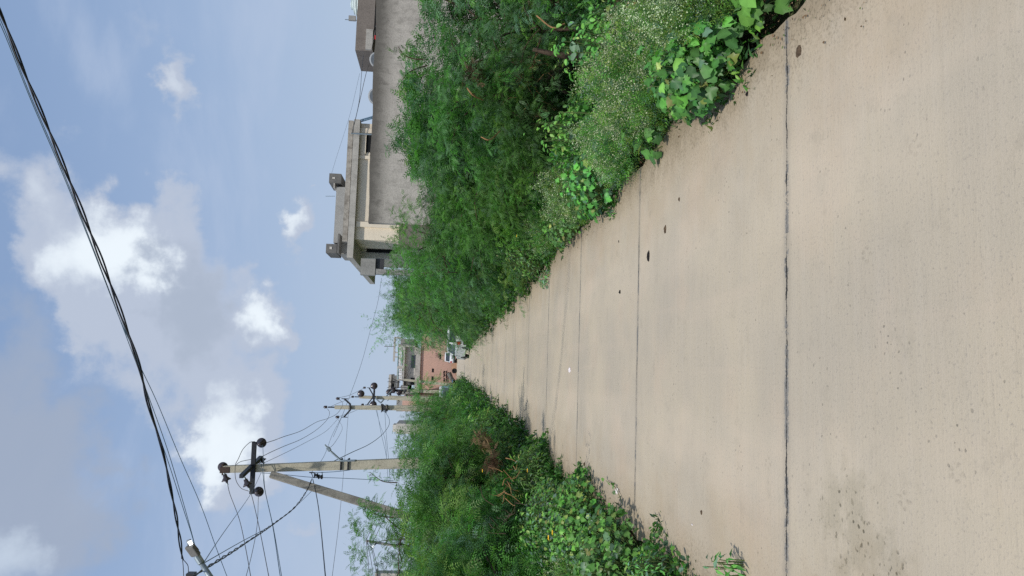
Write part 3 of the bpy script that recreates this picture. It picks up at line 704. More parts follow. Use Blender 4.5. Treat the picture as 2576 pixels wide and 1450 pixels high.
for k, (a, b) in enumerate((((921,1360),(952,1290)),((930,1362),(960,1300)),((938,1364),(965,1310)))):
    wire(('upper','middle','lower')[k]+' wire from the small distant pole slanting right behind bushes', [(a[0],a[1],60),(b[0],b[1],60),(b[0]+18,b[1]-30,60)], .03, 'wire')
for k, (a, b) in enumerate((((921,1362),(928,1470)),((924,1364),(941,1470)),((931,1364),(950,1470)),((934,1366),(956,1470)))):
    wire(('first','second','third','fourth')[k]+' wire from the small distant pole running off the left edge', [(a[0],a[1],60),((a[0]+b[0])/2+2,(a[1]+b[1])/2,60),(b[0],b[1],60)], .03, 'wire')

# near left street lamp on its pole just outside the frame
sl = thing('street_lamp', 'lit street lamp with silver arm reaching in from the left edge', 'street lamp', (P(700,1620,8.2)[0], 8.2, -.1))
E0 = P(497,1402,8.2); E1 = P(560,1500,8.2); E2 = P(620,1590,8.25)
mb = MB(); mb.tube([E2, E1, E0+(E1-E0)*.0], [.034,.032,.026], 12); arm = obj('arm', mb, M['galv'], sl, smooth=True)
mb = MB(); c_ = E0+(E1-E0)*.06; mb.lathe(c_, E1-E0, [(-.05,.03),(-.04,.036),(.04,.036),(.05,.03)], 12); obj('joint_sleeve', mb, M['galv'], arm)
Hd = P(479,1383,8.2); ax = nrm(P(470,1366,8.2)-P(492,1402,8.2)); 
A1 = P(494,1398,8.2); A2 = P(476,1374,8.15)
mb = MB(); mb.bar(A1, A2, .115, .05, .12, .045, up=(-.4,-1,.5)); obj('driver_box', mb, M['cementd'], sl, bev=.014)
mb = MB(); mb.bar(A1+[.035,-.0,.0], A2+[.035,.0,.0], .035, .06, .035, .05, up=(-.4,-1,.5)); obj('box_rim', mb, M['plastic'], sl, bev=.006)
mb = MB(); L1 = P(481,1371,8.13); L2 = P(477,1362,8.13); mb.bar(L1, L2, .034, .02, .034, .02, up=(-.4,-1,.5)); obj('led_panel', mb, M['lamp'], sl)
mb = MB(); L1 = P(479.5,1373,8.15); L2 = P(474,1358,8.15); mb.bar(L1, L2, .068, .02, .055, .02, up=(-.4,-1,.5)); obj('led_housing', mb, M['dish'], sl, bev=.006)
pl = thing('utility_pole', 'near pole at the left edge carrying the street lamp and its cables', 'utility pole', (E2[0]-.05, 8.3, -.1))
mb = MB(); mb.bar((E2[0]-.12, 8.35, -.3), (E2[0]-.12, 8.35, 6.5), .3, .25, .2, .16, up=(0,1,0)); obj('shaft', mb, M['pole'], pl, bev=.01)
mb = MB(); a = P(474,1446,8.5); mb.box(a-[.06,.05,.07], a+[.02,.05,.012]); mb.bar(a-[.02,0,.04], (E2[0]-.1, 8.4, a[2]-.15), .03); obj('clamp', mb, M['plastic'], pl)

# ---------------------------------------------------------------- salmon building at the end of the road
YP = 104.
pb = thing('salmon_building', 'salmon building with grey upper floor and patterned blue-white parapet at the road end', 'building', (-1, YP, -.1))
def qb(name, mat, x0, x1, y0, y1, off=0., dep=.3, parent=pb):
    a = q4(x0, y0); b = q4(x1, y1); mb = MB(); bx(mb, a[0], b[0], a[1], b[1], YP+off, dep); return obj(name, mb, M[mat], parent)
mb = MB(); a = P(*q4(720,600), YP); xl = P(*q4(900,1400), YP)[0]; xr = P(*q4(900,385), YP)[0]+3.2
mb.box((P(*q4(900,1045), YP)[0], YP, -.1), (xr, YP+14, a[2])); obj('ground_floor_wall', mb, M['pink'], pb)
mb = MB(); mb.box((P(*q4(900,1170), YP)[0], YP+1., -.1), (P(*q4(900,1046), YP)[0], YP+12, P(*q4(690,1100), YP)[2])); obj('side_wall', mb, M['pink'], pb)
qb('floor_band', 'fascia', 640, 719.5, 355, 1060, -.25, 14)
qb('upper_wall', 'offwhite', 463, 639.5, 345, 975, .6, 12)
qb('roof_slab', 'fascia', 447, 462.5, 315, 985, -.15, 13)
qb('parapet', 'fascia', 345, 446.5, 318, 900, 0, .25)
qb('side_frame', 'fascia', 462.7, 639, 318, 345, -.1, 13)
for k, (y0, y1) in enumerate(((352,412),(422,466),(472,518),(540,590),(600,650),(705,755),(765,812),(825,868))):
    f = qb('parapet_block', 'white', 368, 420, y0, y1, -.06, .055)
    qb('block_hole', 'fascia' if k != 6 else 'white', 380, 408, y0+14, y1-14, -.075, .013, f)
qb('parapet_rail', 'cyan', 352, 357, 350, 660, -.09, .08); qb('parapet_rail', 'cyan', 352, 357, 700, 880, -.09, .08)
qb('parapet_rail', 'cyan', 418, 421, 420, 660, -.09, .027)
w = qb('window', 'glass', 575, 645, 480, 692, .5, .09); qb('window_bar', 'plastic', 606, 612, 480, 692, .45, .045, w)
qb('window', 'dark', 565, 630, 852, 888, .5, .09); qb('window', 'dark', 560, 627, 920, 968, .5, .09); qb('window', 'dark', 455, 490, 850, 880, -.3, .1)
qb('window', 'dark', 455, 488, 912, 965, -.3, .1)
qb('vent_window', 'dark', 915, 945, 702, 764, -.03, .027); qb('vent_window', 'dark', 908, 938, 830, 893, -.03, .027)
qb('left_block', 'cement', 400, 520, 985, 1055, -.4, 12); qb('left_block', 'cement', 400, 690, 1058, 1140, .2, 10)
mb = MB(); a = P(*q4(700,1170), 96); mb.box((P(*q4(700,1412),96)[0], 96, -.1), (a[0], 106, P(*q4(430,1230),96)[2])); obj('annexe_wall', mb, M['pink'], pb)
mb = MB(); mb.box((P(*q4(430,1412),96)[0], 96.2, P(*q4(430,1230),96)[2]), (P(*q4(300,1200),96)[0], 106, P(*q4(330,1250),96)[2])); obj('annexe_wall', mb, M['cement'], pb)
# right side face (receding) and roof frame, stair tower
mb = MB(); xr2 = P(*q4(430,315), YP)[0]; z1 = P(*q4(345,315), YP)[2]
mb.box((xr2, YP+.3, P(*q4(640,315), YP)[2]), (xr2+.2, YP+14, z1-.1)); obj('side_parapet', mb, M['cement'], pb)
mb = MB(); bx(mb, *[q4(400,205)[0], q4(640,205)[0]], q4(0,215)[1], q4(0,318)[1], YP+1.5, 10); obj('side_wing', mb, M['cement'], pb)
mb = MB(); bx(mb, q4(280,0)[0], q4(310,0)[0], q4(0,180)[1], q4(0,585)[1], YP+5, .4); bx(mb, q4(310.5,0)[0], q4(430,0)[0], q4(0,180)[1], q4(0,205)[1], YP+5, .4)
bx(mb, q4(310.5,0)[0], q4(350,0)[0], q4(0,425)[1], q4(0,445)[1], YP+5, .4); bx(mb, q4(310.5,0)[0], q4(350,0)[0], q4(0,500)[1], q4(0,520)[1], YP+5, .4); obj('roof_frame', mb, M['fascia'], pb)
mb = MB(); bx(mb, q4(262,0)[0], q4(345,0)[0], q4(0,820)[1], q4(0,1030)[1], YP+3, 5); st = obj('stair_tower', mb, M['offwhite'], pb)
mb = MB(); bx(mb, q4(200,0)[0], q4(240,0)[0], q4(0,800)[1], q4(0,1045)[1], YP+2, 7); obj('tower_slab', mb, M['fascia'], st)
mb = MB(); bx(mb, q4(240.5,0)[0], q4(292,0)[0], q4(0,945)[1], q4(0,1030)[1], YP+2.9, .095); obj('tower_opening', mb, M['dark'], st)
mb = MB(); mb.tube([P(*q4(285,335),YP+5), P(*q4(130,335),YP+5)], .05, 5); obj('antenna_rod', mb, M['cementd'], pb)
# hand-painted black lines of lettering on the wall
def lettering(rows, name):
    for (x0, x1, y0, y1) in rows:
        mb = MB(); y = y0
        while y < y1:
            w_ = random.uniform(6, 15); ya, yb = y, min(y+w_, y1); hx = random.uniform(.0, 7)
            a = q4(x0+hx, ya); b = q4(x1-random.uniform(0, 5), yb); bx(mb, a[0], b[0], a[1], b[1], YP-.022, .02)
            cx, cy = (x0+x1)/2, (ya+yb)/2
            k_ = q4(cx+random.choice([-14, 14]), cy); bx(mb, k_[0]-.6, k_[0]+.6, k_[1]-.5, k_[1]+.5, YP-.018, .015)
            y = yb+random.choice([0, 0, 1.5, 4])
        obj(name, mb, M['wallpaint'], pb)
lettering([(1104,1130,740,840),(1104,1128,855,918),(1143,1166,738,918),(1172,1192,760,918)], 'painted_lettering')
lettering([(1036,1068,452,550),(1008,1020,440,520),(985,993,440,520)], 'painted_lettering')

# dirt heap
def heap(name, c_, r, h, mat, label, cat, seed):
    rr = random.Random(seed); mb = MB(); n, k = 18, 6; V = [(c_[0], c_[1], c_[2]+h)]
    for i in range(1, k+1):
        for j in range(n):
            a = 2*math.pi*j/n; q = r*i/k*(1+.18*rr.uniform(-1,1))
            V.append((c_[0]+q*math.cos(a), c_[1]+q*math.sin(a)*.7, c_[2]+h*(math.cos(math.pi*i/k)*.5+.5)*(1+.2*rr.uniform(-1,1))))
    F = [(0, 1+j, 1+(j+1) % n) for j in range(n)] + [(1+i*n+j, 1+(i+1)*n+j, 1+(i+1)*n+(j+1) % n, 1+i*n+(j+1) % n) for i in range(k-1) for j in range(n)]
    mb.add(V, F); return tag(obj(name, mb, M[mat], smooth=True, origin=c_), label, cat)
heap('dirt_heap', (P(*q4(1290,660), 100)[0], 100.9, -.1), 1.5, .75, 'orangesoil', 'orange dirt heap at the foot of the salmon wall', 'dirt heap', 3)

# ---------------------------------------------------------------- vehicles
def car(label, x, y, rz, name='parked_car', w=1.6, L=3.6, hgt=1.48, clad=False):
    """rear of car at local -Y, front +Y"""
    root = thing(name, label, 'car', (x, y, 0.)); ORG[root.name] = np.zeros(3)
    def B(nm, mb, mat, par=root, **k):
        o = obj(nm, mb, M[mat], None, **k); o.parent = par; return o
    prof = [(-L/2,.30),(-L/2-.02,.62),(-L/2+.04,.92),(L*.22,.93),(L/2-.12,.80),(L/2,.55),(L/2-.02,.28)]
    mb = MB(); secs = [(-w/2, .0), (-w/2+.05, .04), (w/2-.05, .04), (w/2, .0)]
    V = []; n = len(prof)
    for sx, up in ((-w/2,-.03),(-w/2+.07,.02),(0,.035),(w/2-.07,.02),(w/2,-.03)):
        for (py, pz) in prof: V.append((sx, py*(1 if abs(sx) < w/2-.01 else .975), pz+(up if pz > .5 else 0)))
    F = [(i*n+j, i*n+(j+1) % n, (i+1)*n+(j+1) % n, (i+1)*n+j) for i in range(4) for j in range(n)] + [tuple(range(n)), tuple(4*n+j for j in range(n-1,-1,-1))]
    mb.add(V, F); body = B('body', mb, 'carwhite', bev=.02)
    gh = [(-L/2+.06,.93),(-L/2+.28,hgt-.04),(-L/2+.45,hgt),(L*.06,hgt),(L*.12,hgt-.04),(L*.29,.93)]
    mb = MB(); V = []; n = len(gh)
    for sx in (-1, 1):
        for (py, pz) in gh: V.append((sx*(w/2-.06-.13*(pz-.93)/(hgt-.93)), py, pz))
    mb.add(V, [tuple(range(n)), tuple(range(2*n-1, n-1, -1))]+[(i, i+n, (i+1) % n+n, (i+1) % n) for i in range(n)]); B('cabin', mb, 'carwhite', bev=.02)
    a = w/2-.16
    mb = MB(); mb.add([(-a,-L/2+.075,1.0),(a,-L/2+.075,1.0),(a-.07,-L/2+.235,hgt-.13),(-a+.07,-L/2+.235,hgt-.13)], [(0,1,2,3)]); V = mb.arr()-[0,.028,0]
    mb = MB().add(V, [(0,1,2,3)]); B('rear_window', mb, 'glass')
    mb = MB().add(np.array([(-a,L*.285,.99),(a,L*.285,.99),(a-.07,L*.135,hgt-.09),(-a+.07,L*.135,hgt-.09)])+[0,.03,.01], [(0,1,2,3)]); B('windscreen', mb, 'glass')
    for s in (-1, 1):
        for (y0, y1, y2, y3) in ((-L/2+.32,-.12,-.12,-L/2+.45), (-.04,L*.24,L*.09,-.04)):
            xb, xt = s*(w/2-.052), s*(w/2-.165)
            mb = MB().add([(xb,y0,.99),(xb,y1,.99),(xt,y2,hgt-.09),(xt,y3,hgt-.09)], [(0,1,2,3)]); B('side_window', mb, 'glass')
        mb = MB(); mb.box((s*(w/2-.22),-L/2-.05,.66),(s*(w/2-.02),-L/2+.02,.90)); B('tail_light', mb, 'red', bev=.01)
        mb = MB(); mb.box((s*(w/2),.62,.95),(s*(w/2+.16),.72,1.08)); B('mirror', mb, 'plastic', bev=.02)
        for wy in (-L*.33, L*.33):
            mb = MB(); mb.lathe((s*(w/2-.19), wy, .29), (s,0,0), [(0,.26),(.02,.29),(.17,.29),(.195,.26)], 18); wh = B('wheel', mb, 'rubber')
            mb = MB(); mb.lathe((s*(w/2-.19), wy, .29), (s,0,0), [(.1,.17),(.198,.17),(.19,.05)], 14); r_ = B('rim', mb, 'galv', wh)
    mb = MB(); mb.box((-w/2+.02,-L/2-.07,.24),(w/2-.02,-L/2+.15,.50)); B('bumper', mb, 'plastic', bev=.03)
    mb = MB(); mb.box((-w/2+.02,L/2-.15,.22),(w/2-.02,L/2+.06,.46)); B('bumper', mb, 'plastic', bev=.03)
    mb = MB(); mb.box((-.26,-L/2-.052,.62),(.26,-L/2-.025,.74)); B('number_plate', mb, 'dish')
    root.rotation_euler = (0, 0, rz); return root
xc = (P(1147, 886, 100)[0]+P(1147, 911, 100)[0])/2
car('white hatchback seen from behind, parked at the far end of the road', xc, 99., math.radians(-3), w=1.5, L=3.5, hgt=1.62)
xn = P(1183, 893, 46.5)[0]
car('white car parked half under the right-hand bushes near the road end', xn+.92, 48.3, math.radians(14), w=1.6, L=3.6, hgt=1.5)
# motorbike + blue vehicle + white board + tyre at left far verge
def wheel(mb, c_, r, wd=.09, ax=(1,0,0)):
    mb.lathe(np.array(c_)-np.array(ax)*wd/2, ax, [(0,r*.86),(.01,r),(wd-.01,r),(wd,r*.86)], 18)
mx, my = P(1165, 961, 62)[0], 62.
mt = thing('motorbike', 'dark parked motorbike half hidden on the left verge below the poles', 'motorbike', (mx, my, 0)); 
for yy_ in (-.6, .6):
    mb = MB(); wheel(mb, (mx, my+yy_, .29), .29); obj('wheel', mb, M['rubber'], mt)
mb = MB(); mb.bar((mx, my-.5, .62), (mx, my+.3, .78), .22, .16); mb.tube([(mx,my+.6,.3),(mx,my+.42,.95)], .03, 6); mb.bar((mx,my-.2,.3),(mx,my+.25,.55), .22, .25); obj('frame', mb, M['plastic'], mt, bev=.02)
mb = MB(); mb.bar((mx,my-.72,.82),(mx,my+.05,.80), .26, .1); obj('seat', mb, M['rubber'], mt, bev=.03)
mb = MB(); mb.tube([(mx-.35,my+.35,1.02),(mx,my+.44,.98),(mx+.35,my+.35,1.02)], .018, 6); obj('handlebar', mb, M['iron'], mt)
mb = MB(); mb.bar((mx,my+.02,.83),(mx,my+.38,.86), .24, .2); obj('fuel_tank', mb, M['blue'], mt, bev=.05)
vx = P(1135, 983, 66)[0]
vx -= .35
bt = thing('small_truck', 'blue small truck with white cab roof buried in the left foliage', 'truck', (vx, 66, 0))
mb = MB(); mb.prism([(65.0,.45),(65.0,1.15),(65.25,1.75),(66.6,1.75),(66.6,.45)], 'X', vx-.75, vx+.75); obj('cab', mb, M['blue'], bt, bev=.04)
mb = MB(); mb.box((vx-.72,65.3,1.75),(vx+.72,66.6,1.97)); obj('cab_roof', mb, M['white'], bt, bev=.06)
mb = MB(); mb.add([(vx-.62,64.99,1.17),(vx+.62,64.99,1.17),(vx+.6,65.2,1.66),(vx-.6,65.2,1.66)], [(0,1,2,3)]); obj('windscreen', mb, M['glass'], bt)
mb = MB(); mb.box((vx-.78,66.65,.6),(vx+.78,68.8,1.2)); obj('load_bed', mb, M['blue'], bt, bev=.02)
for s in (-1,1):
    for yy_ in (65.5, 68.2):
        mb = MB(); wheel(mb, (vx+s*.66, yy_, .3), .3, .18); obj('wheel', mb, M['rubber'], bt)
    mb = MB(); mb.lathe((vx+s*.55, 64.97, .75), (0,-1,0), [(0,.1),(.03,.08)], 12); obj('headlight', mb, M['white'], bt)
a = P(*q4(935,1262), 58); b = P(*q4(1095,1165), 58)
wb = thing('white_board', 'white painted board standing among the left bushes under the poles', 'board', ((a[0]+b[0])/2, 58, 0))
mb = MB(); mb.box((a[0], 58, b[2]), (b[0], 58.06, a[2])); obj('panel', mb, M['white'], wb)
for s in (.12, .88):
    mb = MB(); x = a[0]+(b[0]-a[0])*s; mb.box((x-.03, 58.07, -.12), (x+.03, 58.12, a[2]-.1)); obj('post', mb, M['galv'], wb)
mb = MB(); tc = G(*q4(1300,735)); mb.lathe((tc[0], 97, .3), (.3,-1,.2), [(-.1,.16),(-.1,.28),(-.05,.34),(.05,.34),(.1,.28),(.1,.16),(0,.15)], 18)
tag(obj('old_tyre', mb, M['rubber'], origin=(tc[0], 97, 0)), 'black old tyre leaning by the dirt heap at the road end', 'tyre')
mb = MB(); a = P(*q4(1195,770), 101); b = P(*q4(1240,870), 101); mb.tube([a, b, b-np.array([.4,0,.5])], [.32,.28,.2], 8)
tag(obj('dark_log', mb, M['cementd'], origin=b), 'dark log leaning against the salmon wall below its lettering', 'log')
# pale house corner at the far left edge
ph = thing('white_house', 'bit of a whitewashed house wall at the left edge above the bushes', 'house', (P(960,1470,34)[0], 34, -.1))
mb = MB(); a = P(948, 1443, 34); mb.box((a[0]-5, 34, -.1), (a[0], 34.5, a[2])); obj('wall', mb, M['offwhite'], ph)
mb = MB(); mb.box((a[0]-5.1, 33.9, a[2]+.003), (a[0]+.05, 34.6, a[2]+.07)); obj('roof', mb, M['fascia'], ph)
pv_ = thing('distant_house', 'small pale house roof peeping over the left bushes by the second pole', 'house', (P(990,1072,75)[0], 75, -.1))
mb = MB(); a = P(997, 1066, 75); b = P(997, 1084, 75); mb.box((b[0]-.3, 75, -.1), (a[0], 80, a[2])); obj('wall', mb, M['offwhite'], pv_)
mb = MB(); mb.box((b[0]-.2, 76, a[2]), (b[0]+.5, 78, a[2]+.4)); obj('water_tank', mb, M['offwhite'], pv_)

# ================================================================ vegetation
def skeleton(h, r, ns, seed, lean=(0,0)):
    """stems from the base that fork; returns tube mesh + branch points"""
    rr = np.random.default_rng(seed); mb = MB(); tips = []
    for s in range(ns):
        a = 2*math.pi*(s+rr.random()*.7)/ns; out = r*(.35+.5*rr.random()); hh = h*(.55+.4*rr.random())
        b0 = np.array([.12*math.cos(a), .12*math.sin(a), 0])
        p3 = np.array([out*math.cos(a)+lean[0], out*math.sin(a)+lean[1], hh])
        p1 = b0 + (p3-b0)*.35 + rr.standard_normal(3)*.08*h; p2 = b0+(p3-b0)*.7 + rr.standard_normal(3)*.08*h
        c_ = crom([b0, p1, p2, p3], 5); rad = np.linspace(.018*h, .004*h, len(c_)); mb.tube(c_, rad, 5, False)
        for k in range(5):
            i = rr.integers(4, len(c_)-1); d = nrm(np.array([math.cos(a+rr.normal()*1.1), math.sin(a+rr.normal()*1.1), .35+.5*rr.normal()]))
            q = c_[i]; L = r*(.35+.4*rr.random()); e = q+d*L-np.array([0,0,.12*L]); m_ = q+d*L*.5+np.array([0,0,.08*L])
            cc = crom([q, m_, e], 4); mb.tube(cc, np.linspace(.007*h, .002*h, len(cc)), 4, False); tips += [m_, e]
        tips += [c_[-1], c_[-4]]
    return mb, np.array(tips)

def crown(h, r, nspray, nf, tmpl, w, seed, tips, fl=(.35,.6), lump=.26, droop=.35, sc_=1., lowfill=.16, twigs=True, flat=1.):
    """foliage: leafy sprays growing out of lumps placed round the branch tips"""
    global rng
    rng = np.random.default_rng(seed); parts = []
    nl = max(9, int(len(tips)*.24)); sel = rng.choice(len(tips), nl, replace=False)
    wl = (.4+rng.random(nl)); wl /= wl.sum(); ks = rng.choice(nl, nspray, p=wl); k = sel[ks]; cen = tips[k]; lrad = (.65+.7*rng.random(nl))[ks][:, None]
    low = rng.random(nspray) < lowfill
    a = rng.random(nspray)*2*math.pi; q = r*(.6+.42*rng.random(nspray))
    lowc = np.stack([q*np.cos(a), q*np.sin(a), h*(.06+.5*rng.random(nspray))], 1); cen = np.where(low[:, None], lowc, cen)
    d = rdir(nspray, .35); R = h*lump*lrad*(.55+.5*rng.random((nspray, 1))); P0 = cen + d*R*[1, 1, .75*flat]
    P0[:, 2] = np.maximum(P0[:, 2], .08*h*rng.random(nspray)+.04)
    outw = nrm(P0*[1,1,.0]+1e-6); D = nrm(d*.7 + outw*.45 + np.array([0,0,.25]) + .35*rng.standard_normal((nspray,3)))
    L = fl[0] + (fl[1]-fl[0])*rng.random(nspray)
    # colour per lump: coherent, with bright new growth on some
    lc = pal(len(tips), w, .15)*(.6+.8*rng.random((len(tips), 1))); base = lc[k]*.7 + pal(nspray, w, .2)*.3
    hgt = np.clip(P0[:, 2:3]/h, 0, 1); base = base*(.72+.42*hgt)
    tt = (np.arange(nf)+.5)/nf
    pos = P0[:, None] + D[:, None]*(L[:, None]*tt)[:, :, None] - np.array([0,0,1.])*(droop*L[:, None]*tt**2)[:, :, None]
    tan = nrm(D[:, None] - np.array([0,0,2.])*(droop*tt)[None, :, None])
    up = nrm(np.array([0,0,1.]) + .55*rng.standard_normal((nspray, nf, 3)))
    side = nrm(np.cross(tan, up)); sg = np.where((np.arange(nf) % 2) == 0, 1., -1.)[None, :, None]
    ax = nrm(tan*.55 + side*sg*.85 + .3*rng.standard_normal((nspray, nf, 3)) - np.array([0,0,.22]))
    tint = np.repeat(base, nf, axis=0)*(1+.15*rng.standard_normal((nspray*nf, 1)))
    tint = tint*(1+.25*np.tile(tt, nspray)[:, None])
    s = sc_*(.75+.5*rng.random(nspray*nf))
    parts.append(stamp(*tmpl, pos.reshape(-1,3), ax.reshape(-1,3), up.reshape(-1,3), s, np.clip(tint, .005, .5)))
    if twigs:   # thin flat twig under each spray
        mid_ = P0 + D*(L*.5)[:, None]; T = np.array([(-.004,0,0),(.004,0,0),(.002,1,-droop),(-.002,1,-droop)]); TF = np.array([(0,1,2,3)])
        parts.append(stamp(T*[1,1,1], TF, P0, D, np.tile([0,0,1.], (nspray,1)), L, np.tile([.06,.055,.03], (nspray,1))))
    return join(parts)

PIN_WIDE = pinna(5, .17, .060, .024, 58)
PROTO = {}
def make_proto(key, h, r, ns, nspray, nf, tmpl, w, seed, **k):
    sk, tips = skeleton(h, r, ns, seed)
    V, F, T = crown(h, r, nspray, nf, tmpl, w, seed, tips, **k)
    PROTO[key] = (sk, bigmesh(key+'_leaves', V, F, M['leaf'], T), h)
WM = [4, 2.4, .6, 3.0, 1.9, 1.8, .2]; WB = [3.6, 2.7, .8, 1.5, .9, 1.3, .4]; WD = [4, 1.5, .2, 1, .2, 4, .1]
make_proto('mesq_a', 2.2, 1.3, 7, 760, 15, PIN_FINE, WM, 11)
make_proto('mesq_b', 2.4, 1.5, 8, 800, 15, PIN_FINE, [3,3,1.2,3.2,2.2,1.2,.4], 12, droop=.5)
make_proto('mesq_c', 2.3, 1.4, 7, 620, 12, PIN_WIDE, WB, 13, fl=(.3,.55))
make_proto('mid_a', 3.0, 1.7, 7, 800, 12, PIN_MID, WB, 21, fl=(.4,.75))
make_proto('mid_b', 3.2, 1.8, 8, 800, 12, PIN_MID, WM, 22, fl=(.4,.8), droop=.45)
make_proto('far_a', 4.2, 2.2, 7, 620, 10, PIN_FAR, WB, 31, fl=(.5,1.0))
make_proto('far_b', 4.4, 2.1, 6, 300, 12, PIN_MID, WM, 32, fl=(.7,1.3), droop=.2, lump=.34, lowfill=.1, sc_=1.1)
make_proto('far_d', 4.0, 2.0, 7, 460, 10, PIN_FAR, WD, 33, fl=(.4,.8))
make_proto('neem_a', 2.6, 1.6, 6, 620, 11, PIN_NEEM, [3,3.5,1.6,.8,.4,1.6,1.2], 41, fl=(.35,.7), droop=.4)
make_proto('neem_b', 2.4, 1.5, 6, 560, 11, PIN_NEEM, [3.5,3,1.0,1.6,.8,2.2,.5], 42, fl=(.35,.65), droop=.4)
SKM = {}
def place(key, name, label, cat, x, y, hgt, rz=None, wide=1., group=None):
    sk, me, h = PROTO[key]; s = hgt/h; rz = random.random()*6.28 if rz is None else rz
    root = thing(name, label, cat, (x, y, -.12), group)
    root.rotation_euler = (0, 0, rz)
    root.scale = (s*wide, s*wide, s)
    if key not in SKM:
        o = obj('trunk', sk, M['bark'], None, smooth=True); SKM[key] = o.data; o.parent = root; o.location = (0,0,0)
    else: link_mesh('trunk', SKM[key], root)
    link_mesh('crown', me, root)
    return root
GR = 'thorn bushes along the right verge'; GL = 'bushes and small trees along the left verge'
ordn = ['first','second','third','fourth','fifth','sixth','seventh','eighth','ninth','tenth','eleventh','twelfth','thirteenth','fourteenth','fifteenth','sixteenth','seventeenth','eighteenth','nineteenth','twentieth']
RB = [ # key, x, y, height, wide
 ('mesq_b', 4.35, 9.0, 1.88, 1.15), ('mesq_a', 3.25, 8.9, 1.55, .95), ('mesq_c', 4.9, 11.2, 2.15, 1.1), ('mesq_b', 3.7, 11.0, 1.95, 1.05),
 ('mesq_c', 3.9, 13.3, 2.3, 1.1), ('mesq_b', 3.0, 12.8, 1.8, 1.0), ('mesq_a', 2.65, 15.0, 1.95, .9), ('mid_a', 3.7, 16.0, 2.6, 1.0),
 ('mid_b', 3.0, 18.6, 2.7, .9), ('mid_a', 3.6, 21.2, 2.8, .9), ('mid_b', 2.7, 24.5, 2.8, .9), ('mid_a', 3.3, 28, 3.3, .95),
 ('far_b', 3.3, 32.5, 4.3, .85), ('far_a', 3.1, 38, 3.9, .75), ('far_b', 3.2, 35.5, 4.1, .8), ('far_a', 3.4, 43, 4.2, .65), ('far_a', 4.1, 51, 5.0, .72), ('far_a', 4.6, 60, 5.4, .75), ('mid_b', 3.35, 15.3, 2.4, .95)]
desc = {'mesq_a':'feathery green thorn bush','mesq_b':'grey-green drooping thorn bush','mesq_c':'bright green thorn bush','mid_a':'bright leafy thorn tree','mid_b':'dull green drooping thorn tree','far_a':'tall dense green tree','far_b':'wispy feathery tree','far_d':'dark rounded tree','neem_a':'neem sapling with long curved leaflets','neem_b':'dark green neem bush'}
for i, (k, x, y, hh, wd) in enumerate(RB):
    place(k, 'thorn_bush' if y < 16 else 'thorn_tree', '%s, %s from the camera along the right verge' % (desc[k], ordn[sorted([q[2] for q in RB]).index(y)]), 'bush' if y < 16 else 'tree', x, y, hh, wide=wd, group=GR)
LB = [('neem_b', -3.1, 9.3, 1.9, .95), ('neem_a', -3.3, 11.2, 2.1, 1.05), ('mesq_a', -2.8, 11.0, 1.6, .9), ('neem_a', -4.0, 13.4, 2.85, 1.1),
 ('mesq_c', -2.5, 13.2, 1.9, .9), ('neem_b', -3.1, 15.6, 2.1, 1.05), ('mid_b', -4.9, 17.2, 3.1, 1.1), ('mid_a', -2.6, 17.4, 2.0, .9),
 ('mesq_b', -3.7, 16.4, 2.1, 1.15), ('far_b', -5.0, 19.5, 2.5, .85), ('mid_a', -3.3, 25.0, 2.8, .9), ('mid_b', -2.2, 21.0, 2.0, .62), ('mid_a', -2.5, 29, 2.9, .75), ('mid_b', -3.3, 34, 3.2, .9), ('far_a', -2.6, 39, 3.0, .62),
 ('far_a', -3.3, 47, 3.6, .7), ('far_a', -2.7, 55, 2.5, .5), ('far_d', -7.3, 28, 3.5, 1.0), ('far_a', -2.0, 86, 1.9, .5), ('mesq_b', -2.05, 15.4, 1.6, .7)]
for i, (k, x, y, hh, wd) in enumerate(LB):
    place(k, 'verge_bush' if y < 16 else 'verge_tree', '%s, %s from the camera along the left verge' % (desc[k], ordn[sorted([q[2] for q in LB]).index(y)]), 'bush' if y < 16 else 'tree', x, y, hh, wide=wd, group=GL)

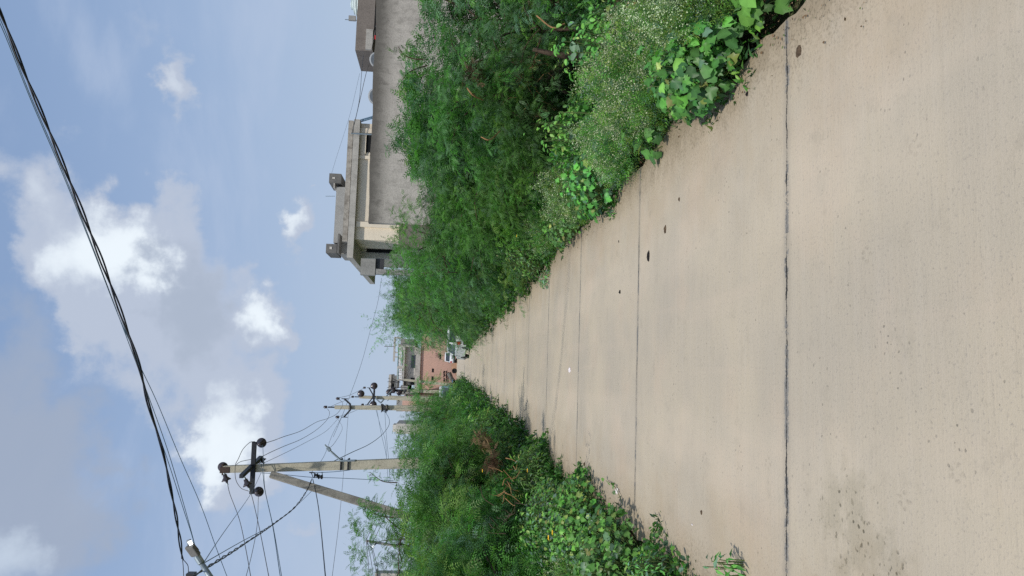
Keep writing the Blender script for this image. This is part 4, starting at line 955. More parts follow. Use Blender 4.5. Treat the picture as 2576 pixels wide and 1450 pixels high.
# ---- low plants
def stems_mesh(P0, P1, r=.004):
    mb = MB()
    for a, b in zip(P0, P1):
        m_ = (a+b)/2+np.array([random.uniform(-.02,.02), random.uniform(-.02,.02), .03]); mb.tube([a, m_, b], [r, r*.8, r*.5], 4, False)
    return mb
def broadleaf(name, label, x, y, rx, ry, h, n, seed, w, size=1., tmpl=HEART, group=None, cat='weed', petiole=True):
    global rng
    rng = np.random.default_rng(seed); random.seed(seed)
    root = thing(name, label, cat, (x, y, -.12), group)
    a = rng.random(n)*2*math.pi; q = np.sqrt(rng.random(n)); hx = rx*q*np.cos(a); hy = ry*q*np.sin(a)
    top = h*(1-.55*q**2.2)*(1+.12*rng.standard_normal(n)); z = top*(.35+.65*rng.random(n)**.6)+.10
    pos = np.stack([hx, hy, z], 1)
    face = nrm(np.stack([hx*1.3/rx*.5, hy/ry*.5-.35, np.full(n, .85)], 1)+.28*rng.standard_normal((n,3)))
    out = nrm(np.stack([np.cos(a), np.sin(a), -.35*np.ones(n)], 1)+.6*rng.standard_normal((n,3))); ax = nrm(out-face*(np.sum(out*face, 1, keepdims=True)))
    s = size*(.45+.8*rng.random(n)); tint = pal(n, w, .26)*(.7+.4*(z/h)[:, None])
    old = rng.random(n) < .05; tint[old] = tint[old]*.4+np.array([.16,.15,.04])
    vmul = None
    if tmpl is HEART: vmul = np.ones(len(HEART[0]))*.92; vmul[[0,1,_h[2][2]]] = 1.3; vmul[[2,4,6]] = 1.06
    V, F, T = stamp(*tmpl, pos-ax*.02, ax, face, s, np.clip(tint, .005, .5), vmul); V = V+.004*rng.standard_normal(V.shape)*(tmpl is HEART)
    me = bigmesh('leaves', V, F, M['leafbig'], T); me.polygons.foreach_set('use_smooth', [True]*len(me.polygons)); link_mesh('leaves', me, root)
    k = n//3; st0 = np.stack([hx[:k]*.35, hy[:k]*.35, np.zeros(k)], 1)
    mb = stems_mesh(st0, pos[:k]-ax[:k]*.02, .0045); o = obj('stems', mb, M['stem'], None); o.parent = root
    return root
def parthenium(name, label, x, y, rx, ry, h, n, seed, group=None, flowers=1.):
    """ferny weed with a haze of tiny white flower heads"""
    global rng
    rng = np.random.default_rng(seed); random.seed(seed)
    root = thing(name, label, 'weed', (x, y, -.12), group)
    a = rng.random(n)*2*math.pi; q = np.sqrt(rng.random(n)); hx = rx*q*np.cos(a); hy = ry*q*np.sin(a)
    lm_ = .78+.25*np.sin(hx*9+seed)*np.sin(hy*7+seed*2)+.1*np.sin(hx*23)*np.sin(hy*19); top = h*(1-.45*q**2.5)*lm_*(1+.12*rng.standard_normal(n)); z = top*(.25+.70*rng.random(n)**.7)+.08
    pos = np.stack([hx, hy, z], 1); ax = rdir(n, .25); up = rdir(n, .6)
    T_ = pinna(4, .075, .022, .006, 42, .1); tint = pal(n, [1,4,2.5,2,1.8,.2,3], .18)*1.1
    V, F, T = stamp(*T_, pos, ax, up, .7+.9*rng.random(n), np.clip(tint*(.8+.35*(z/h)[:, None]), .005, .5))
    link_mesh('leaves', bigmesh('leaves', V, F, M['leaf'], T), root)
    m_ = int(n*1.25*flowers); c0 = max(4, m_//7); ci = rng.integers(0, c0, m_); a = (rng.random(c0)*2*math.pi)[ci]; q = np.sqrt(rng.random(c0))[ci]; hx = rx*q*np.cos(a)+.018*rng.standard_normal(m_); hy = ry*q*np.sin(a)+.018*rng.standard_normal(m_)
    lm_ = .78+.25*np.sin(hx*9+seed)*np.sin(hy*7+seed*2)+.1*np.sin(hx*23)*np.sin(hy*19); z = h*(1-.45*q**2.5)*lm_*(.6+.5*(rng.random(c0)**.6)[ci])+.10+.014*rng.standard_normal(m_); pos = np.stack([hx, hy, z], 1)
    fc = np.array([.55,.62,.40])*(1+.15*rng.standard_normal((m_,1))); fc[rng.random(m_) < .5] = [.26,.36,.15]
    V, F, T = stamp(*DOT, pos, rdir(m_), rdir(m_, 1.2), (.85+.8*rng.random(m_)), np.clip(fc, .02, .8))
    link_mesh('flowers', bigmesh('flowers', V, F, M['flower'], T), root)
    k = 90; st0 = np.stack([rng.normal(size=k)*.4*rx, rng.normal(size=k)*.4*ry, np.zeros(k)], 1)
    mb = stems_mesh(st0, pos[:k], .0028); o = obj('stems', mb, M['stem'], None); o.parent = root
    return root
WL = [4.5, 4, .4, .8, .0, .6, .15]; WLD = [4, 3, .3, .3, .0, 1.0, .1]
gA = 'heart-leaved weeds on the verges'; gP = 'white-flowering ferny weeds'
# right verge, near to far
broadleaf('heart_leaf_weed', 'shaded dark heart-leaved weed at the upper right corner beside the nearest slab joint', 2.0, 3.45, .20, .22, .20, 60, 101, WLD, 1.0, group=gA)
broadleaf('heart_leaf_weed', 'large-leaved clump overhanging the right road edge in front of the white-flowering weeds', 1.84, 4.15, .27, .50, .44, 520, 102, WL, .66, group=gA)
broadleaf('heart_leaf_weed', 'pair of big dark leaves drooping on the road edge beyond the big clump', 1.86, 5.35, .20, .22, .30, 45, 103, WLD, 1.0, group=gA)
broadleaf('small_leaf_herb', 'low bright five-leaved herb spilling over the right slab edge nearest the camera', 1.72, 4.0, .13, .22, .22, 110, 104, [1,4,3,.2,.1,.2,.6], 1.0, tmpl=LANC, cat='herb')
broadleaf('heart_leaf_weed', 'medium heart-leaved weeds on the right edge before the second flowering patch', 1.90, 7.1, .36, .75, .50, 460, 105, WL, .58, group=gA)
broadleaf('heart_leaf_weed', 'heart-leaved weeds beneath the second white-flowering patch on the right', 1.84, 9.1, .26, .8, .42, 400, 106, WL, .52, group=gA)
parthenium('flowering_weed', 'pale white-flowering ferny weed at the upper right frame corner', 2.22, 3.95, .36, .55, .62, 3800, 111, gP)
parthenium('flowering_weed', 'largest white-flowering ferny weed mound on the right behind the big heart leaves', 2.22, 5.15, .44, .80, .70, 8000, 112, gP)
parthenium('flowering_weed', 'continuation of the white-flowering mound beside the second slab joint on the right', 2.05, 6.25, .36, .60, .56, 3800, 113, gP)
parthenium('flowering_weed', 'second round white-flowering ferny weed further along the right edge', 2.10, 8.3, .38, .70, .64, 3600, 114, gP)
parthenium('flowering_weed', 'small ferny weed mound with few flowers on the right beside the fourth joint', 2.05, 10.6, .34, .7, .6, 1700, 115, gP, .5)
broadleaf('oval_leaf_shrub', 'narrow-leaved green shrub with a few yellow flowers touching the right road edge', 1.98, 12.3, .42, .95, .72, 900, 107, [3,4,1.2,1,.8,.8,1], 1.1, tmpl=LANC, cat='shrub')
broadleaf('herb_sprig', 'grey-green sprig lying out over the concrete on the right edge', 1.48, 11.7, .16, .42, .16, 120, 108, [1,2,.3,3,2,.5,.2], 1.1, tmpl=LANC, cat='herb')
# small bright herbs behind the mound
broadleaf('bright_herb', 'bright yellow-green herb fringe behind the largest flowering mound', 2.75, 5.9, .30, .6, .78, 380, 109, [.5,4,4,.1,.1,.1,1], .55, tmpl=OVAL, cat='herb')
broadleaf('bright_herb', 'bright herb cluster with oval leaves behind the second flowering patch', 2.55, 7.6, .28, .5, .72, 300, 110, [.5,4,3,.1,.1,.1,1], .5, tmpl=OVAL, cat='herb')
def calotropis(label, dx, dy, Y, seed, nl=5):
    rr = random.Random(seed); p = P(dx, dy, Y); root = thing('milkweed_plant', label, 'plant', (p[0], p[1], -.12)); ORG[root.name] = np.zeros(3)
    H = p[2]+.1; mb = MB(); mb.tube([(0,0,0),(.01,0,H*.6),(0,0,H)], [.008,.007,.005], 6); o = obj('stem', mb, M['stem'], None); o.parent = root
    for k in range(nl):
        a = k*2.3+rr.random(); ax = np.array([[math.cos(a), math.sin(a)-.2, .35]]); up = np.array([[-.1,-.75,.6]])
        V, F, T = stamp(*OVAL, np.array([[0,0,H-.03*(k//2)]]), ax, up, 1.0*(1-.08*k), np.array([[.20,.30,.19]]))
        link_mesh('leaf', bigmesh('leaf', V, F, M['leafbig'], T), root)
calotropis('pale milkweed with rounded grey-green leaves in the dark gap at upper right', 1441, 132, 5.9, 1, 6)
calotropis('pale milkweed leaf standing above the herbs behind the second flowering patch', 1437, 336, 7.4, 2, 3)
mb = MB(); a = P(1452,284,6.6); b = P(1404,283,6.6); mb.tube([(a[0],a[1],-.1), a, b], [.007,.006,.004], 5); tag(obj('dry_stalk', mb, M['stem'], origin=(a[0],a[1],-.1)), 'single upright pale stalk rising above the flowering mound', 'stalk')
# left verge
broadleaf('heart_leaf_weed', 'large-leaved clump at the lower left frame edge beside the road', -1.72, 4.15, .40, .42, .46, 430, 121, WL, .80, group=gA)
broadleaf('heart_leaf_weed', 'dark heart-leaved weeds at the left road edge just behind the lower left clump', -1.70, 4.95, .38, .40, .44, 330, 122, WLD, .72, group=gA)
broadleaf('small_leaf_herb', 'yellow-green leaved herb on the left edge next to the second joint', -1.42, 5.35, .14, .20, .26, 90, 123, [0,1,5,0,0,0,5], 1.1, tmpl=LANC, cat='herb')
broadleaf('heart_leaf_weed', 'heart-leaved weeds on the left beyond the second slab joint', -1.66, 6.2, .55, .75, .48, 700, 124, WL, .58, group=gA)
broadleaf('heart_leaf_weed', 'pale green weed patch on the left beside the third slab joint', -1.66, 7.7, .60, .95, .48, 900, 125, [1,4,1.2,.8,.3,.2,.6], .50, group=gA)
broadleaf('leafy_herb', 'dense small-leaved green herb mat on the left behind the heart-leaved weeds', -2.35, 6.0, .55, 1.3, .62, 1700, 126, [1,4,1.5,1.3,.8,.3,.5], .50, tmpl=OVAL, cat='herb')
broadleaf('leafy_herb', 'small-leaved pale herb mat on the left in front of the brown dead fern', -1.95, 9.2, .60, 1.4, .60, 1900, 127, [1,4,1.4,1.6,1,.3,.5], .50, tmpl=OVAL, cat='herb')
broadleaf('leafy_herb', 'leafy green verge herb reaching over the left edge at the fourth joint', -1.55, 11.2, .45, 1.1, .55, 900, 128, [3,4,1.6,1,.4,.6,.4], 1.2, tmpl=LANC, cat='herb')
parthenium('flowering_weed', 'left-hand ferny weed with sparse white flowers beside the third joint', -2.05, 7.6, .35, .6, .62, 1600, 129, gP, .35)
broadleaf('herb_sprig', 'upright feathery herb at the left end of the second slab joint', -1.30, 5.05, .10, .14, .36, 150, 130, [1,3,.5,3,2,.5,.2], .8, tmpl=LANC, cat='herb')
broadleaf('seedling', 'lone small seedling growing out of the road crack near the lower left edge', -.99, 3.88, .07, .09, .22, 34, 131, [2,4,.5,1,.5,.2,.2], .9, tmpl=LANC, cat='seedling')
broadleaf('leafy_herb', 'green bush lobe leaning over the left road edge beyond the fourth joint', -1.50, 14.6, .38, 1.3, .75, 900, 132, [3,4,2,.8,.4,.6,.4], 1.6, tmpl=LANC, cat='herb')
broadleaf('leafy_herb', 'bright green lobe leaning over the left road edge farthest from the camera', -1.42, 19.5, .38, 1.8, .95, 900, 133, [2,4,3,.6,.4,.4,.6], 2.2, tmpl=LANC, cat='herb')

# ---- uncountable undergrowth (both verges), one object each
def undergrowth(name, regs, seed):
    global rng
    rng = np.random.default_rng(seed); parts = []
    for (x0, x1, y0, y1, h, n, tm, s0, w, prof) in regs:
        x = x0+(x1-x0)*rng.random(n); y = y0+(y1-y0)*rng.random(n)
        f = (x-x0)/(x1-x0); f = f if prof > 0 else 1-f
        wob = (.10*np.sin(y*1.9+seed)+.09*np.sin(y*4.3+2*seed)+.07*np.sin(y*9.7)+.02*rng.standard_normal(n)+.05)*(1+y*.03); x = x+np.where(f < .5, wob*(1-f), 0)
        lump = .5+.5*np.sin(x*3.1+seed)*np.sin(y*2.3+1.7*seed)+.25*np.sin(x*7.3)*np.sin(y*6.1)
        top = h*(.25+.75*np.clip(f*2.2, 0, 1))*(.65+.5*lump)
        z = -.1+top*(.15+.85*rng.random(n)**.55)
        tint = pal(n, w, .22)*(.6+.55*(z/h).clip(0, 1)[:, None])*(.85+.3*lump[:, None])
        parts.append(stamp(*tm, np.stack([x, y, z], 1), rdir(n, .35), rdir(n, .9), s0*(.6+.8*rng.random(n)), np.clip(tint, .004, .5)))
    V, F, T = join(parts)
    o = link_mesh(name, bigmesh(name, V, F, M['leaf'], T)); return o
WLF = [2, 4, 1.4, .8, .3, .6, .7]
WU = [4, 3.5, .8, 1.4, .6, 2, .5]
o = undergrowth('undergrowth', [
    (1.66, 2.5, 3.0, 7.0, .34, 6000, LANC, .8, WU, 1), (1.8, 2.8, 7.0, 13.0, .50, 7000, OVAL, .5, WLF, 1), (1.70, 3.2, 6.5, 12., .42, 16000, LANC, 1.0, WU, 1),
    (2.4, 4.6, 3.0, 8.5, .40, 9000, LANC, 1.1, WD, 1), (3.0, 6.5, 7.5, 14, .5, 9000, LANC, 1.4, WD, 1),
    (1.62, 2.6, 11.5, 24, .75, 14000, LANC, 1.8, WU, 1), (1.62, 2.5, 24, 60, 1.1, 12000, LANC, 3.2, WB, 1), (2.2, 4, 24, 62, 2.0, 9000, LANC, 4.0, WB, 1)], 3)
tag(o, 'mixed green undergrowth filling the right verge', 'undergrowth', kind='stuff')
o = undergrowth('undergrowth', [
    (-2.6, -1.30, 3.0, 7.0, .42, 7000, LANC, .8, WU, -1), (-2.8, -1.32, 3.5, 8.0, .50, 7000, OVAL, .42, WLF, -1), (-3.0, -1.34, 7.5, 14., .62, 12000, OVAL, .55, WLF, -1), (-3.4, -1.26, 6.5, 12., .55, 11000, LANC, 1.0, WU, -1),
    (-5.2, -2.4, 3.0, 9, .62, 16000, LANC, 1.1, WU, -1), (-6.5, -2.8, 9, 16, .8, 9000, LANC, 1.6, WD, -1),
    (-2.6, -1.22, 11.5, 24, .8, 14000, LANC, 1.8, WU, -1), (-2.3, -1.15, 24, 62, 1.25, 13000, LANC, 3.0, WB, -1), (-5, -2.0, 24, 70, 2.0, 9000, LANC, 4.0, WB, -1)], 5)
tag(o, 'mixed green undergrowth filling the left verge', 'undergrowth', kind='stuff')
# far tree belt behind everything
def belt(name, label, x0, x1, y0, y1, h, n, seed):
    global rng
    rng = np.random.default_rng(seed); x = x0+(x1-x0)*rng.random(n); y = y0+(y1-y0)*rng.random(n)
    top = h*(.6+.4*np.abs(np.sin(x*.21+seed)*np.cos(x*.37)))
    z = top*rng.random(n)**.7; V, F, T = stamp(*PIN_FAR, np.stack([x, y, z], 1), rdir(n, .2), rdir(n, .7), 3.2*(.6+.8*rng.random(n)), pal(n, WD, .2)*1.15)
    tag(link_mesh(name, bigmesh(name, V, F, M['leaf'], T)), label, 'trees', kind='stuff')
belt('distant_trees', 'far-off belt of dark trees beyond the left bushes', -60, -8, 60, 95, 3.2, 9000, 61)

# ---- crumbs, dead leaves and grit gathered along both slab edges
def litter(name, label, side, n, seed):
    global rng
    rng = np.random.default_rng(seed); y = 2.6+22*rng.random(n)**1.4; off = np.abs(rng.normal(size=n))*.11
    x = np.array([edge(side, q) for q in y])-side*off+side*.06
    t1 = np.array([.20,.13,.07])*(1+.4*rng.standard_normal((n,1))).clip(.25, 2.2); t1[rng.random(n) < .25] = [.10,.16,.04]
    up = nrm(np.array([0,0,1.])+.5*rng.standard_normal((n,3))); ax = nrm(rng.standard_normal((n,3))*[1,1,.25])
    V, F, T = stamp(*OVAL, np.stack([x, y, .008+.006*rng.random(n)], 1), ax, up, .06+.16*rng.random(n)**2, np.clip(t1, .01, .5))
    tag(link_mesh(name, bigmesh(name, V, F, M['flower'], T)), label, 'leaf litter', kind='stuff')
litter('leaf_litter', 'dead leaves and grit scattered along the right slab edge', 1, 1300, 71)
litter('leaf_litter', 'dead leaves and grit scattered along the left slab edge', -1, 1500, 72)
# ---- dry bits
def twigs(name, label, c_, n, L, seed, mat='dry', spread=(.3,.3,.15), r=.004, cat='dry twigs'):
    rr = np.random.default_rng(seed); mb = MB()
    for i in range(n):
        p = np.array(c_)+rr.standard_normal(3)*np.array(spread)*.4; d = nrm(rr.standard_normal(3)+[0,0,-.2]); q = p+d*L*(.5+rr.random()*.7)
        mb.tube(crom([p, (p+q)/2+rr.standard_normal(3)*.04*L*3, q], 4), np.linspace(r, r*.4, 9), 4, False)
    return tag(obj(name, mb, M[mat], origin=c_), label, cat)
c_ = P(1272, 1212, 7.6); twigs('dry_branches', 'tan bare dry branches lying on the left weeds below the strut pole', c_, 16, .17, 5, spread=(.32,.12,.10), r=.005)
M['rustleaf'] = leaf_mat('dead_leaf', .9, .1)
def deadfern(label, dx, dy, Y, r, n, seed):
    global rng
    rng = np.random.default_rng(seed); c_ = P(dx, dy, Y); pos = rng.standard_normal((n,3))*[r, r, r*.6]*.8
    V, F, T = stamp(*PIN_FINE, pos, rdir(n, -.4), rdir(n, .3), .8+.5*rng.random(n), np.array([.13,.08,.045])*(1+.3*rng.standard_normal((n,1))).clip(.3, 2))
    o = link_mesh('dead_foliage', bigmesh('dead_foliage', V, F, M['rustleaf'], T), None, c_); tag(o, label, 'dead foliage')
deadfern('rust-brown dead foliage patch in the left bushes right of the dry branches', 1213, 1112, 11.2, .10, 80, 4)
deadfern('small rust-brown dead foliage patch near the top of the right thorn bushes', 1192, 182, 8.1, .09, 60, 6)
deadfern('tiny brown dead tuft beneath the left neem sapling', 1235, 1160, 10.5, .10, 80, 7)
for k, (a, b, Y, lb) in enumerate((((1420,140),(1340,125),7.8,'upper right'), ((1360,440),(1310,420),9.5,'middle'), ((1290,520),(1190,540),12,'left'))):
    mb = MB(); A, B = P(*a, Y), P(*b, Y); mb.tube(crom([(A[0]+.1, Y+.2, -.1), A, B], 6), np.linspace(.055,.022,13), 7)
    tag(obj('bare_limb', mb, M['bark'], smooth=True, origin=(A[0], Y, -.1)), 'bare brown limb showing through the right thorn bushes, %s of three' % lb, 'branch')
# yellow flowers on the left weeds
yl = np.array([[.75,.42,.02]])
for k, (dx, dy, Y, lb) in enumerate(((1390,1340,5.9,'lowest, on the heart-leaved weeds'),(1214,1185,9.2,'highest, near the dry branches'),(1327,1184,7.6,'beside the third slab joint'),(1380,1353,5.7,'just below the lowest one'),(1300,594,10.4,'on the right verge weeds'))):
    p = P(dx, dy, Y); parts = [stamp(*OVAL, np.zeros((1,3)), np.array([[math.cos(q), math.sin(q), .1]]), np.array([[-.1,-.5,.8]]), .20, yl) for q in np.arange(5)*1.257]
    V, F, T = join(parts); tag(link_mesh('yellow_flower', bigmesh('yellow_flower', V, F, M['flower'], T), None, p), 'small yellow flower, '+lb, 'flower')

for k, (c0, n_, L_, lb) in enumerate((((1330,190,8.2), 22, .28, 'brown dead twigs tangled low in the nearest right thorn bush'), ((1345,265,8.4), 14, .24, 'brown dead twigs beside the pale milkweed on the right'), ((1270,1290,8.8), 12, .25, 'dark bare twigs inside the left bushes below the strut pole'))):
    twigs('dead_twigs', lb, P(*c0), n_, L_, 80+k, mat='dry' if k < 2 else 'bark', spread=(.35,.2,.25), r=.005)
for k, (a, m2, b, Y, lb) in enumerate((((1175,222),(1190,240),(1215,252),7.4,'curved pale dry stalk high in the right thorn bushes'), ((1210,345),(1232,352),(1258,330),7.6,'slanting pale dry stalk in the middle of the right thorn bushes'), ((1420,60),(1390,70),(1350,40),6.6,'long pale stalk leaning at the top right of the thorn bushes'))):
    mb = MB(); mb.tube(crom([P(*a, Y), P(*m2, Y), P(*b, Y+.2)], 5), .007, 5); tag(obj('dry_stalk', mb, M['dry'], origin=P(*a, Y)), lb, 'stalk')
def shoot(label, pts, Y, seed, tmpl=PIN_FINE, n=46, s_=1.1):
    global rng
    rng = np.random.default_rng(seed); w_ = crom([P(*p, Y) for p in pts], 6); o0 = w_[0].copy()
    root = thing('thorn_shoot', label, 'shoot', o0); mb = MB(); mb.tube(w_, np.linspace(.011, .004, len(w_)), 5); obj('stem', mb, M['bark'], root)
    i = rng.integers(len(w_)//2, len(w_), n); V, F, T = stamp(*tmpl, w_[i]-o0+.06*rng.standard_normal((n,3)), nrm(rdir(n)+[0,0,-.5]), rdir(n, .6), s_*(.8+.5*rng.random(n)), pal(n, [1,4,1.5,2,1,.4,.5]))
    link_mesh('leaves', bigmesh('leaves', V, F, M['leaf'], T), root)
shoot('thorn bush shoot with drooping fronds standing in front of the grey wall', [(1075,165),(1052,172),(1030,182),(1008,205)], 9.2, 1)
shoot('smaller thorn bush sprig in front of the grey wall nearer the right edge', [(1065,150),(1040,148),(1015,138),(1002,118)], 9.0, 2, n=26)
shoot('sparse bare sprig rising over the left bushes beside the main pole', [(1000,1215),(965,1212),(945,1200),(930,1188)], 13.5, 3, n=34, s_=.8)
shoot('leafy sprig rising over the left bushes below the strut pole', [(990,1302),(965,1300),(940,1292),(925,1278)], 12.0, 4, n=44, s_=1.3)
# ---- litter on the concrete
def lump(name, label, dx, dy, r, mat, seed, flat=.5, cat='litter', el=1.):
    rr = random.Random(seed); p = G(dx, dy); mb = MB(); n = 10; V = [(0,0,r*flat)]
    for i in (1, 2, 3):
        for j in range(n):
            a = 2*math.pi*j/n; q = r*(.45, .85, 1.)[i-1]*(1+.25*rr.uniform(-1,1)); V.append((q*math.cos(a)*el, q*math.sin(a), r*flat*(.85, .45, 0)[i-1]*(1+.3*rr.uniform(-1,1))))
    F = [(0, 1+j, 1+(j+1) % n) for j in range(n)]+[(1+i*n+j, 1+(i+1)*n+j, 1+(i+1)*n+(j+1) % n, 1+i*n+(j+1) % n) for i in range(2) for j in range(n)]
    mb.add(np.array(V)+[p[0], p[1], .001], F); tag(obj(name, mb, M[mat], origin=(p[0], p[1], 0)), label, cat)
lump('dry_leaf', 'curled brown leaf on the near slab beside the first joint, upper right', 2010, 130, .026, 'stone', 1, .35, 'leaf')
lump('dropping', 'black dropping next to the right weeds, nearest the camera', 1880, 237, .014, 'blackdung', 2, .6, 'dropping')
lump('dropping', 'long black dropping beyond the second joint', 1632, 645, .024, 'blackdung', 3, .6, 'dropping', 1.7)
lump('dropping', 'small round black dropping near the third joint', 1560, 735, .020, 'blackdung', 4, .6, 'dropping')
lump('dropping', 'brown broken dropping between the first and second joints', 1674, 578, .020, 'stone', 5, .5, 'dropping', 1.5)
lump('dropping', 'small brown crumbs close to the right edge weeds', 1709, 502, .014, 'stone', 6, .5, 'dropping')
lump('dropping', 'tiny black speck right of the small round dropping', 1557, 608, .012, 'blackdung', 7, .5, 'dropping')
lump('dry_leaf', 'brown curled dry pod near the left weeds at the third joint', 1471, 1168, .038, 'stone', 8, .4, 'leaf', .5)
lump('plastic_scrap', 'pinkish white plastic scrap in the middle of the road near the third joint', 1434, 932, .055, 'paper', 9, .35, 'litter', .8)
lump('plastic_scrap', 'small white scrap beside the left weeds between the second and third joints', 1553, 1235, .028, 'paper', 10, .6)
lump('plastic_scrap', 'tiny white scrap low on the near slab at left', 1742, 1320, .011, 'paper', 11, .6, 'litter', .5)
lump('plastic_scrap', 'white scrap on the far left road edge beneath the bushes', 1230, 1002, .10, 'paper', 12, .4)
lump('dry_leaf', 'small brown leaf on the near slab far left', 1765, 1290, .014, 'stone', 13, .4, 'leaf')
lump('brown_stone', 'reddish sandstone block half buried in the right weeds at the frame edge', 1600, 8, .10, 'redstone', 14, .8, 'stone')
mb = MB(); p0 = G(1925,1408,.0); 
# creeping vine with round leaves reaching onto the slab
def vine(label, pts, seed):
    global rng
    rng = np.random.default_rng(seed); w_ = crom([G(a, b)+[0,0,.02] for a, b in pts], 6); o0 = w_[0].copy()
    root = thing('creeping_vine', label, 'vine', o0); mb = MB(); mb.tube(w_, .003, 5); obj('stem', mb, M['stem'], root)
    idx = np.arange(3, len(w_), 3); k = len(idx)
    V, F, T = stamp(*HEART, w_[idx]-o0+[0,0,.02], rdir(k), nrm(np.tile([0,-.4,1.], (k,1))), .38, pal(k, [1,4,1,0,0,0,0]))
    link_mesh('leaves', bigmesh('leaves', V, F, M['leafbig'], T), root)
vine('creeping vine with round leaves stretching onto the slab at lower left', [(1660,1440),(1690,1405),(1702,1385),(1712,1400),(1706,1425)], 5)
vine('short vine shoot reaching over the left edge before the second joint', [(1570,1265),(1560,1240),(1548,1220),(1530,1210)], 6)

# ================================================================ light, sky, camera
SUN_EL, SUN_AZ = math.radians(58), math.atan2(-.38, -.92)      # from behind the camera, to the left
w = bpy.data.worlds.new('World'); sc.world = w; w.use_nodes = True
t = NT(w.node_tree); bg = t.n['Background']
sky = t.n.new('ShaderNodeTexSky'); sky.sky_type = 'NISHITA'; sky.sun_disc = False
sky.sun_elevation = SUN_EL; sky.sun_rotation = SUN_AZ % (2*math.pi); sky.air_density = 1.; sky.dust_density = 1.5; sky.ozone_density = 1.5
gen = t.n.new('ShaderNodeTexCoord').outputs['Generated']
d = t.vm('NORMALIZE', gen); dz = t.xyz(d)[2]
STR = .112
# haze towards the horizon and overall thin veil
haze = t.mr(dz, -.05, .62, .92, .55)
hazecol = t.mix(t.mr(dz, 0., .55), (4.15,5.0,6.35), (3.0,4.3,6.7))
base = t.mix(haze, sky.outputs[0], hazecol)
w1 = t.vm('SUBTRACT', t.noise(d, 9., 3, .55, col=True), (.5, .5, .5)); w2 = t.vm('SUBTRACT', t.noise(d, 30., 5, .62, col=True), (.5, .5, .5))
dw = t.vm('ADD', d, t.vm('ADD', t.vm('SCALE', w1, sc_=.15), t.vm('SCALE', w2, sc_=.07)))
n_a = t.noise(t.mapv(d, (1., 1., 1.6)), 5.5, 7, .60, .25)
n_b = t.noise(t.vm('ADD', t.mapv(d, (1., 1., 1.3)), (3.1, 1.7, .4)), 17, 6, .62, .1)
n_c = t.noise(t.mapv(d, (1., 1., 2.6)), 2.6, 4, .5)
nn = t.m('ADD', t.m('MULTIPLY', t.m('SUBTRACT', n_a, .5), 1.5), t.m('MULTIPLY', t.m('SUBTRACT', n_b, .5), .75))
def dirn(dx, dy): return nrm(ray(dx, dy))
def field(bl, soft=1.):
    out = None
    for (dx, dy, rv, rh, amp) in bl:
        c0 = dirn(dx, dy); rel = t.vm('SUBTRACT', dw, tuple(c0))
        # ellipse: horizontal radius rh, vertical radius rv (in display pixels)
        u = t.m('MULTIPLY', t.vm('DOT_PRODUCT', rel, tuple(Rt)), FPX/rh); v = t.m('MULTIPLY', t.vm('DOT_PRODUCT', rel, tuple(-Dn)), FPX/rv)
        w_ = t.m('MULTIPLY', t.vm('DOT_PRODUCT', rel, tuple(Fw)), 3.)
        q = t.vm('LENGTH', t.comb(u, v, w_)); q = t.m('MULTIPLY', t.mr(q, .0, 1.45, 1., 0.), amp)
        out = q if out is None else t.m('SUBTRACT', t.m('ADD', out, q), t.m('MULTIPLY', out, q))
    return out
cum = field([(290,620,125,110,1.), (265,650,80,110,1.), (350,730,170,190,.85), (430,800,180,210,.95), (180,690,110,90,.8), (250,790,70,90,.7),
             (70,460,110,150,.9), (20,640,60,90,.5), (440,215,58,100,.95), (745,575,62,80,1.), (690,790,75,100,1.), (700,860,35,45,.7), (575,1060,120,130,1.0), (560,1180,95,95,1.0), (640,1000,90,90,.7), (610,1240,70,80,.6),
             (490,540,50,60,.6), (500,480,60,40,.5), (795,490,14,16,.6), (620,700,30,40,.45), (850,1200,40,60,.3), (330,60,60,50,.3), (570,850,70,90,.7), (790,1330,32,45,.55), (480,980,90,110,.5)])
den = t.m('ADD', cum, t.m('MULTIPLY', nn, .45))
cmask = t.mr(den, .24, .74)
lit = field([(265,625,120,100,1.), (330,640,70,80,1.), (550,1100,75,150,1.), (540,1190,60,80,.9), (725,560,45,70,.9), (670,780,55,85,.95), (60,450,60,100,.55), (180,700,60,80,.6), (425,210,35,75,.55)])
lit = t.m('ADD', lit, t.m('MULTIPLY', nn, .55)); lm = t.mr(lit, .2, 1.1)
ccol = t.mix(lm, (4.35,4.95,6.1), (7.6,8.3,8.9))
shade = field([(470,720,90,130,1.), (480,830,90,130,.9), (560,790,70,100,.6), (640,900,60,120,.4)]); shade = t.m('ADD', shade, t.m('MULTIPLY', nn, .35))
ccol = t.mix(t.mr(shade, .25, 1., 0., .8), ccol, (3.55,4.15,5.2))
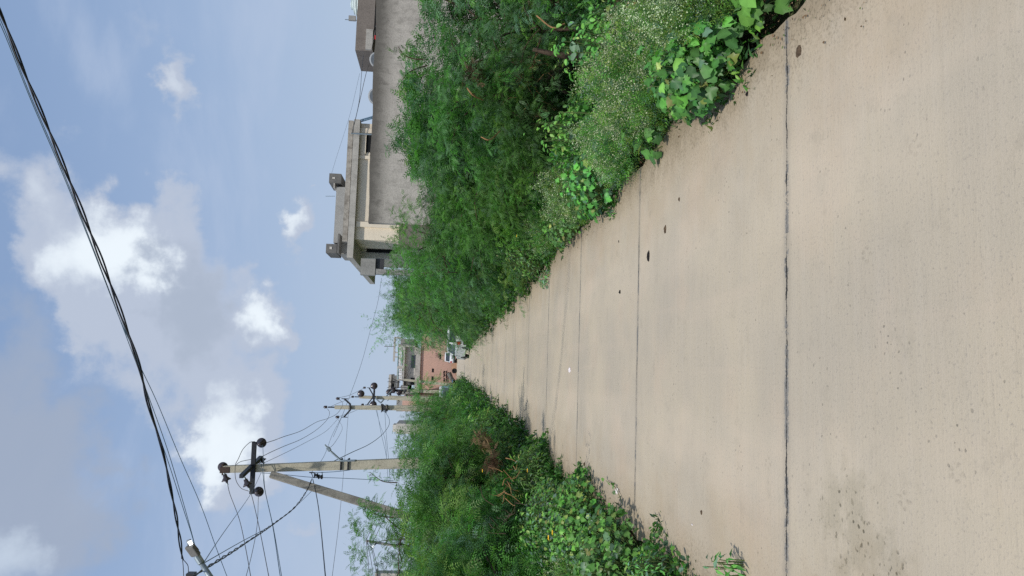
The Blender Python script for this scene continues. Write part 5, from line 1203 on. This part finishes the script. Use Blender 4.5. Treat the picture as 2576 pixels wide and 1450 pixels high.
# soft dark stratus, high and left
st_ = field([(120,1170,140,180,1.), (160,1330,130,180,.9), (30,1000,90,160,.55), (-40,1250,160,260,.8), (20,850,60,100,.45)])
stm = t.mr(t.m('ADD', st_, t.m('MULTIPLY', t.m('SUBTRACT', n_a, .5), .6)), .2, .95, 0., .85)
wh = field([(10,1400,70,80,1.), (60,1450,60,60,.6)]); scol = t.mix(t.mr(t.m('ADD', wh, t.m('MULTIPLY', nn, .3)), .2, 1.4), (3.25,3.8,4.85), (5.6,6.4,7.4))
# thin veils and generic clouds elsewhere
veil = t.mr(t.noise(t.vm('ADD', t.mapv(d, (1.,1.,3.2)), (1.3,.2,.9)), 3.0, 6, .55, .3), .46, .72, 0., .55)
away = t.mr(t.vm('DOT_PRODUCT', d, tuple(Fw)), .35, .75, 1., 0.)
gcl = t.m('MULTIPLY', t.mr(n_a, .50, .62, 0., .85), away)
c = t.mix(veil, base, (4.3,5.1,6.6))
c = t.mix(gcl, c, (5.6,6.2,7.2))
c = t.mix(stm, c, scol)
c = t.mix(cmask, c, ccol)
t.l.new(c, bg.inputs['Color']); bg.inputs['Strength'].default_value = STR

sd = bpy.data.lights.new('Sun', 'SUN'); sd.energy = 3.1; sd.angle = math.radians(2.0); sd.color = (1., .955, .88)
so = bpy.data.objects.new('Sun', sd); C.objects.link(so)
sv = Vector((math.sin(SUN_AZ)*math.cos(SUN_EL), math.cos(SUN_AZ)*math.cos(SUN_EL), math.sin(SUN_EL)))
so.rotation_euler = sv.to_track_quat('Z', 'Y').to_euler(); so.location = (-20, -20, 40)

cd = bpy.data.cameras.new('Camera'); cam = bpy.data.objects.new('Camera', cd); C.objects.link(cam)
from mathutils import Matrix
Rm = Matrix(((Vv[0], Uu[0], -Fw[0]), (Vv[1], Uu[1], -Fw[1]), (Vv[2], Uu[2], -Fw[2]))).to_4x4()
cam.matrix_world = Matrix.Translation((0, 0, EYE)) @ Rm
cd.sensor_fit = 'HORIZONTAL'; cd.sensor_width = 36; cd.lens = 36*FPX/2576; cd.clip_start = .05; cd.clip_end = 4000
sc.camera = cam
sc.view_settings.view_transform = 'Standard'; sc.view_settings.look = 'None'; sc.view_settings.exposure = 0
sc.cycles.max_bounces = 6; sc.cycles.transparent_max_bounces = 4; sc.cycles.use_denoising = False
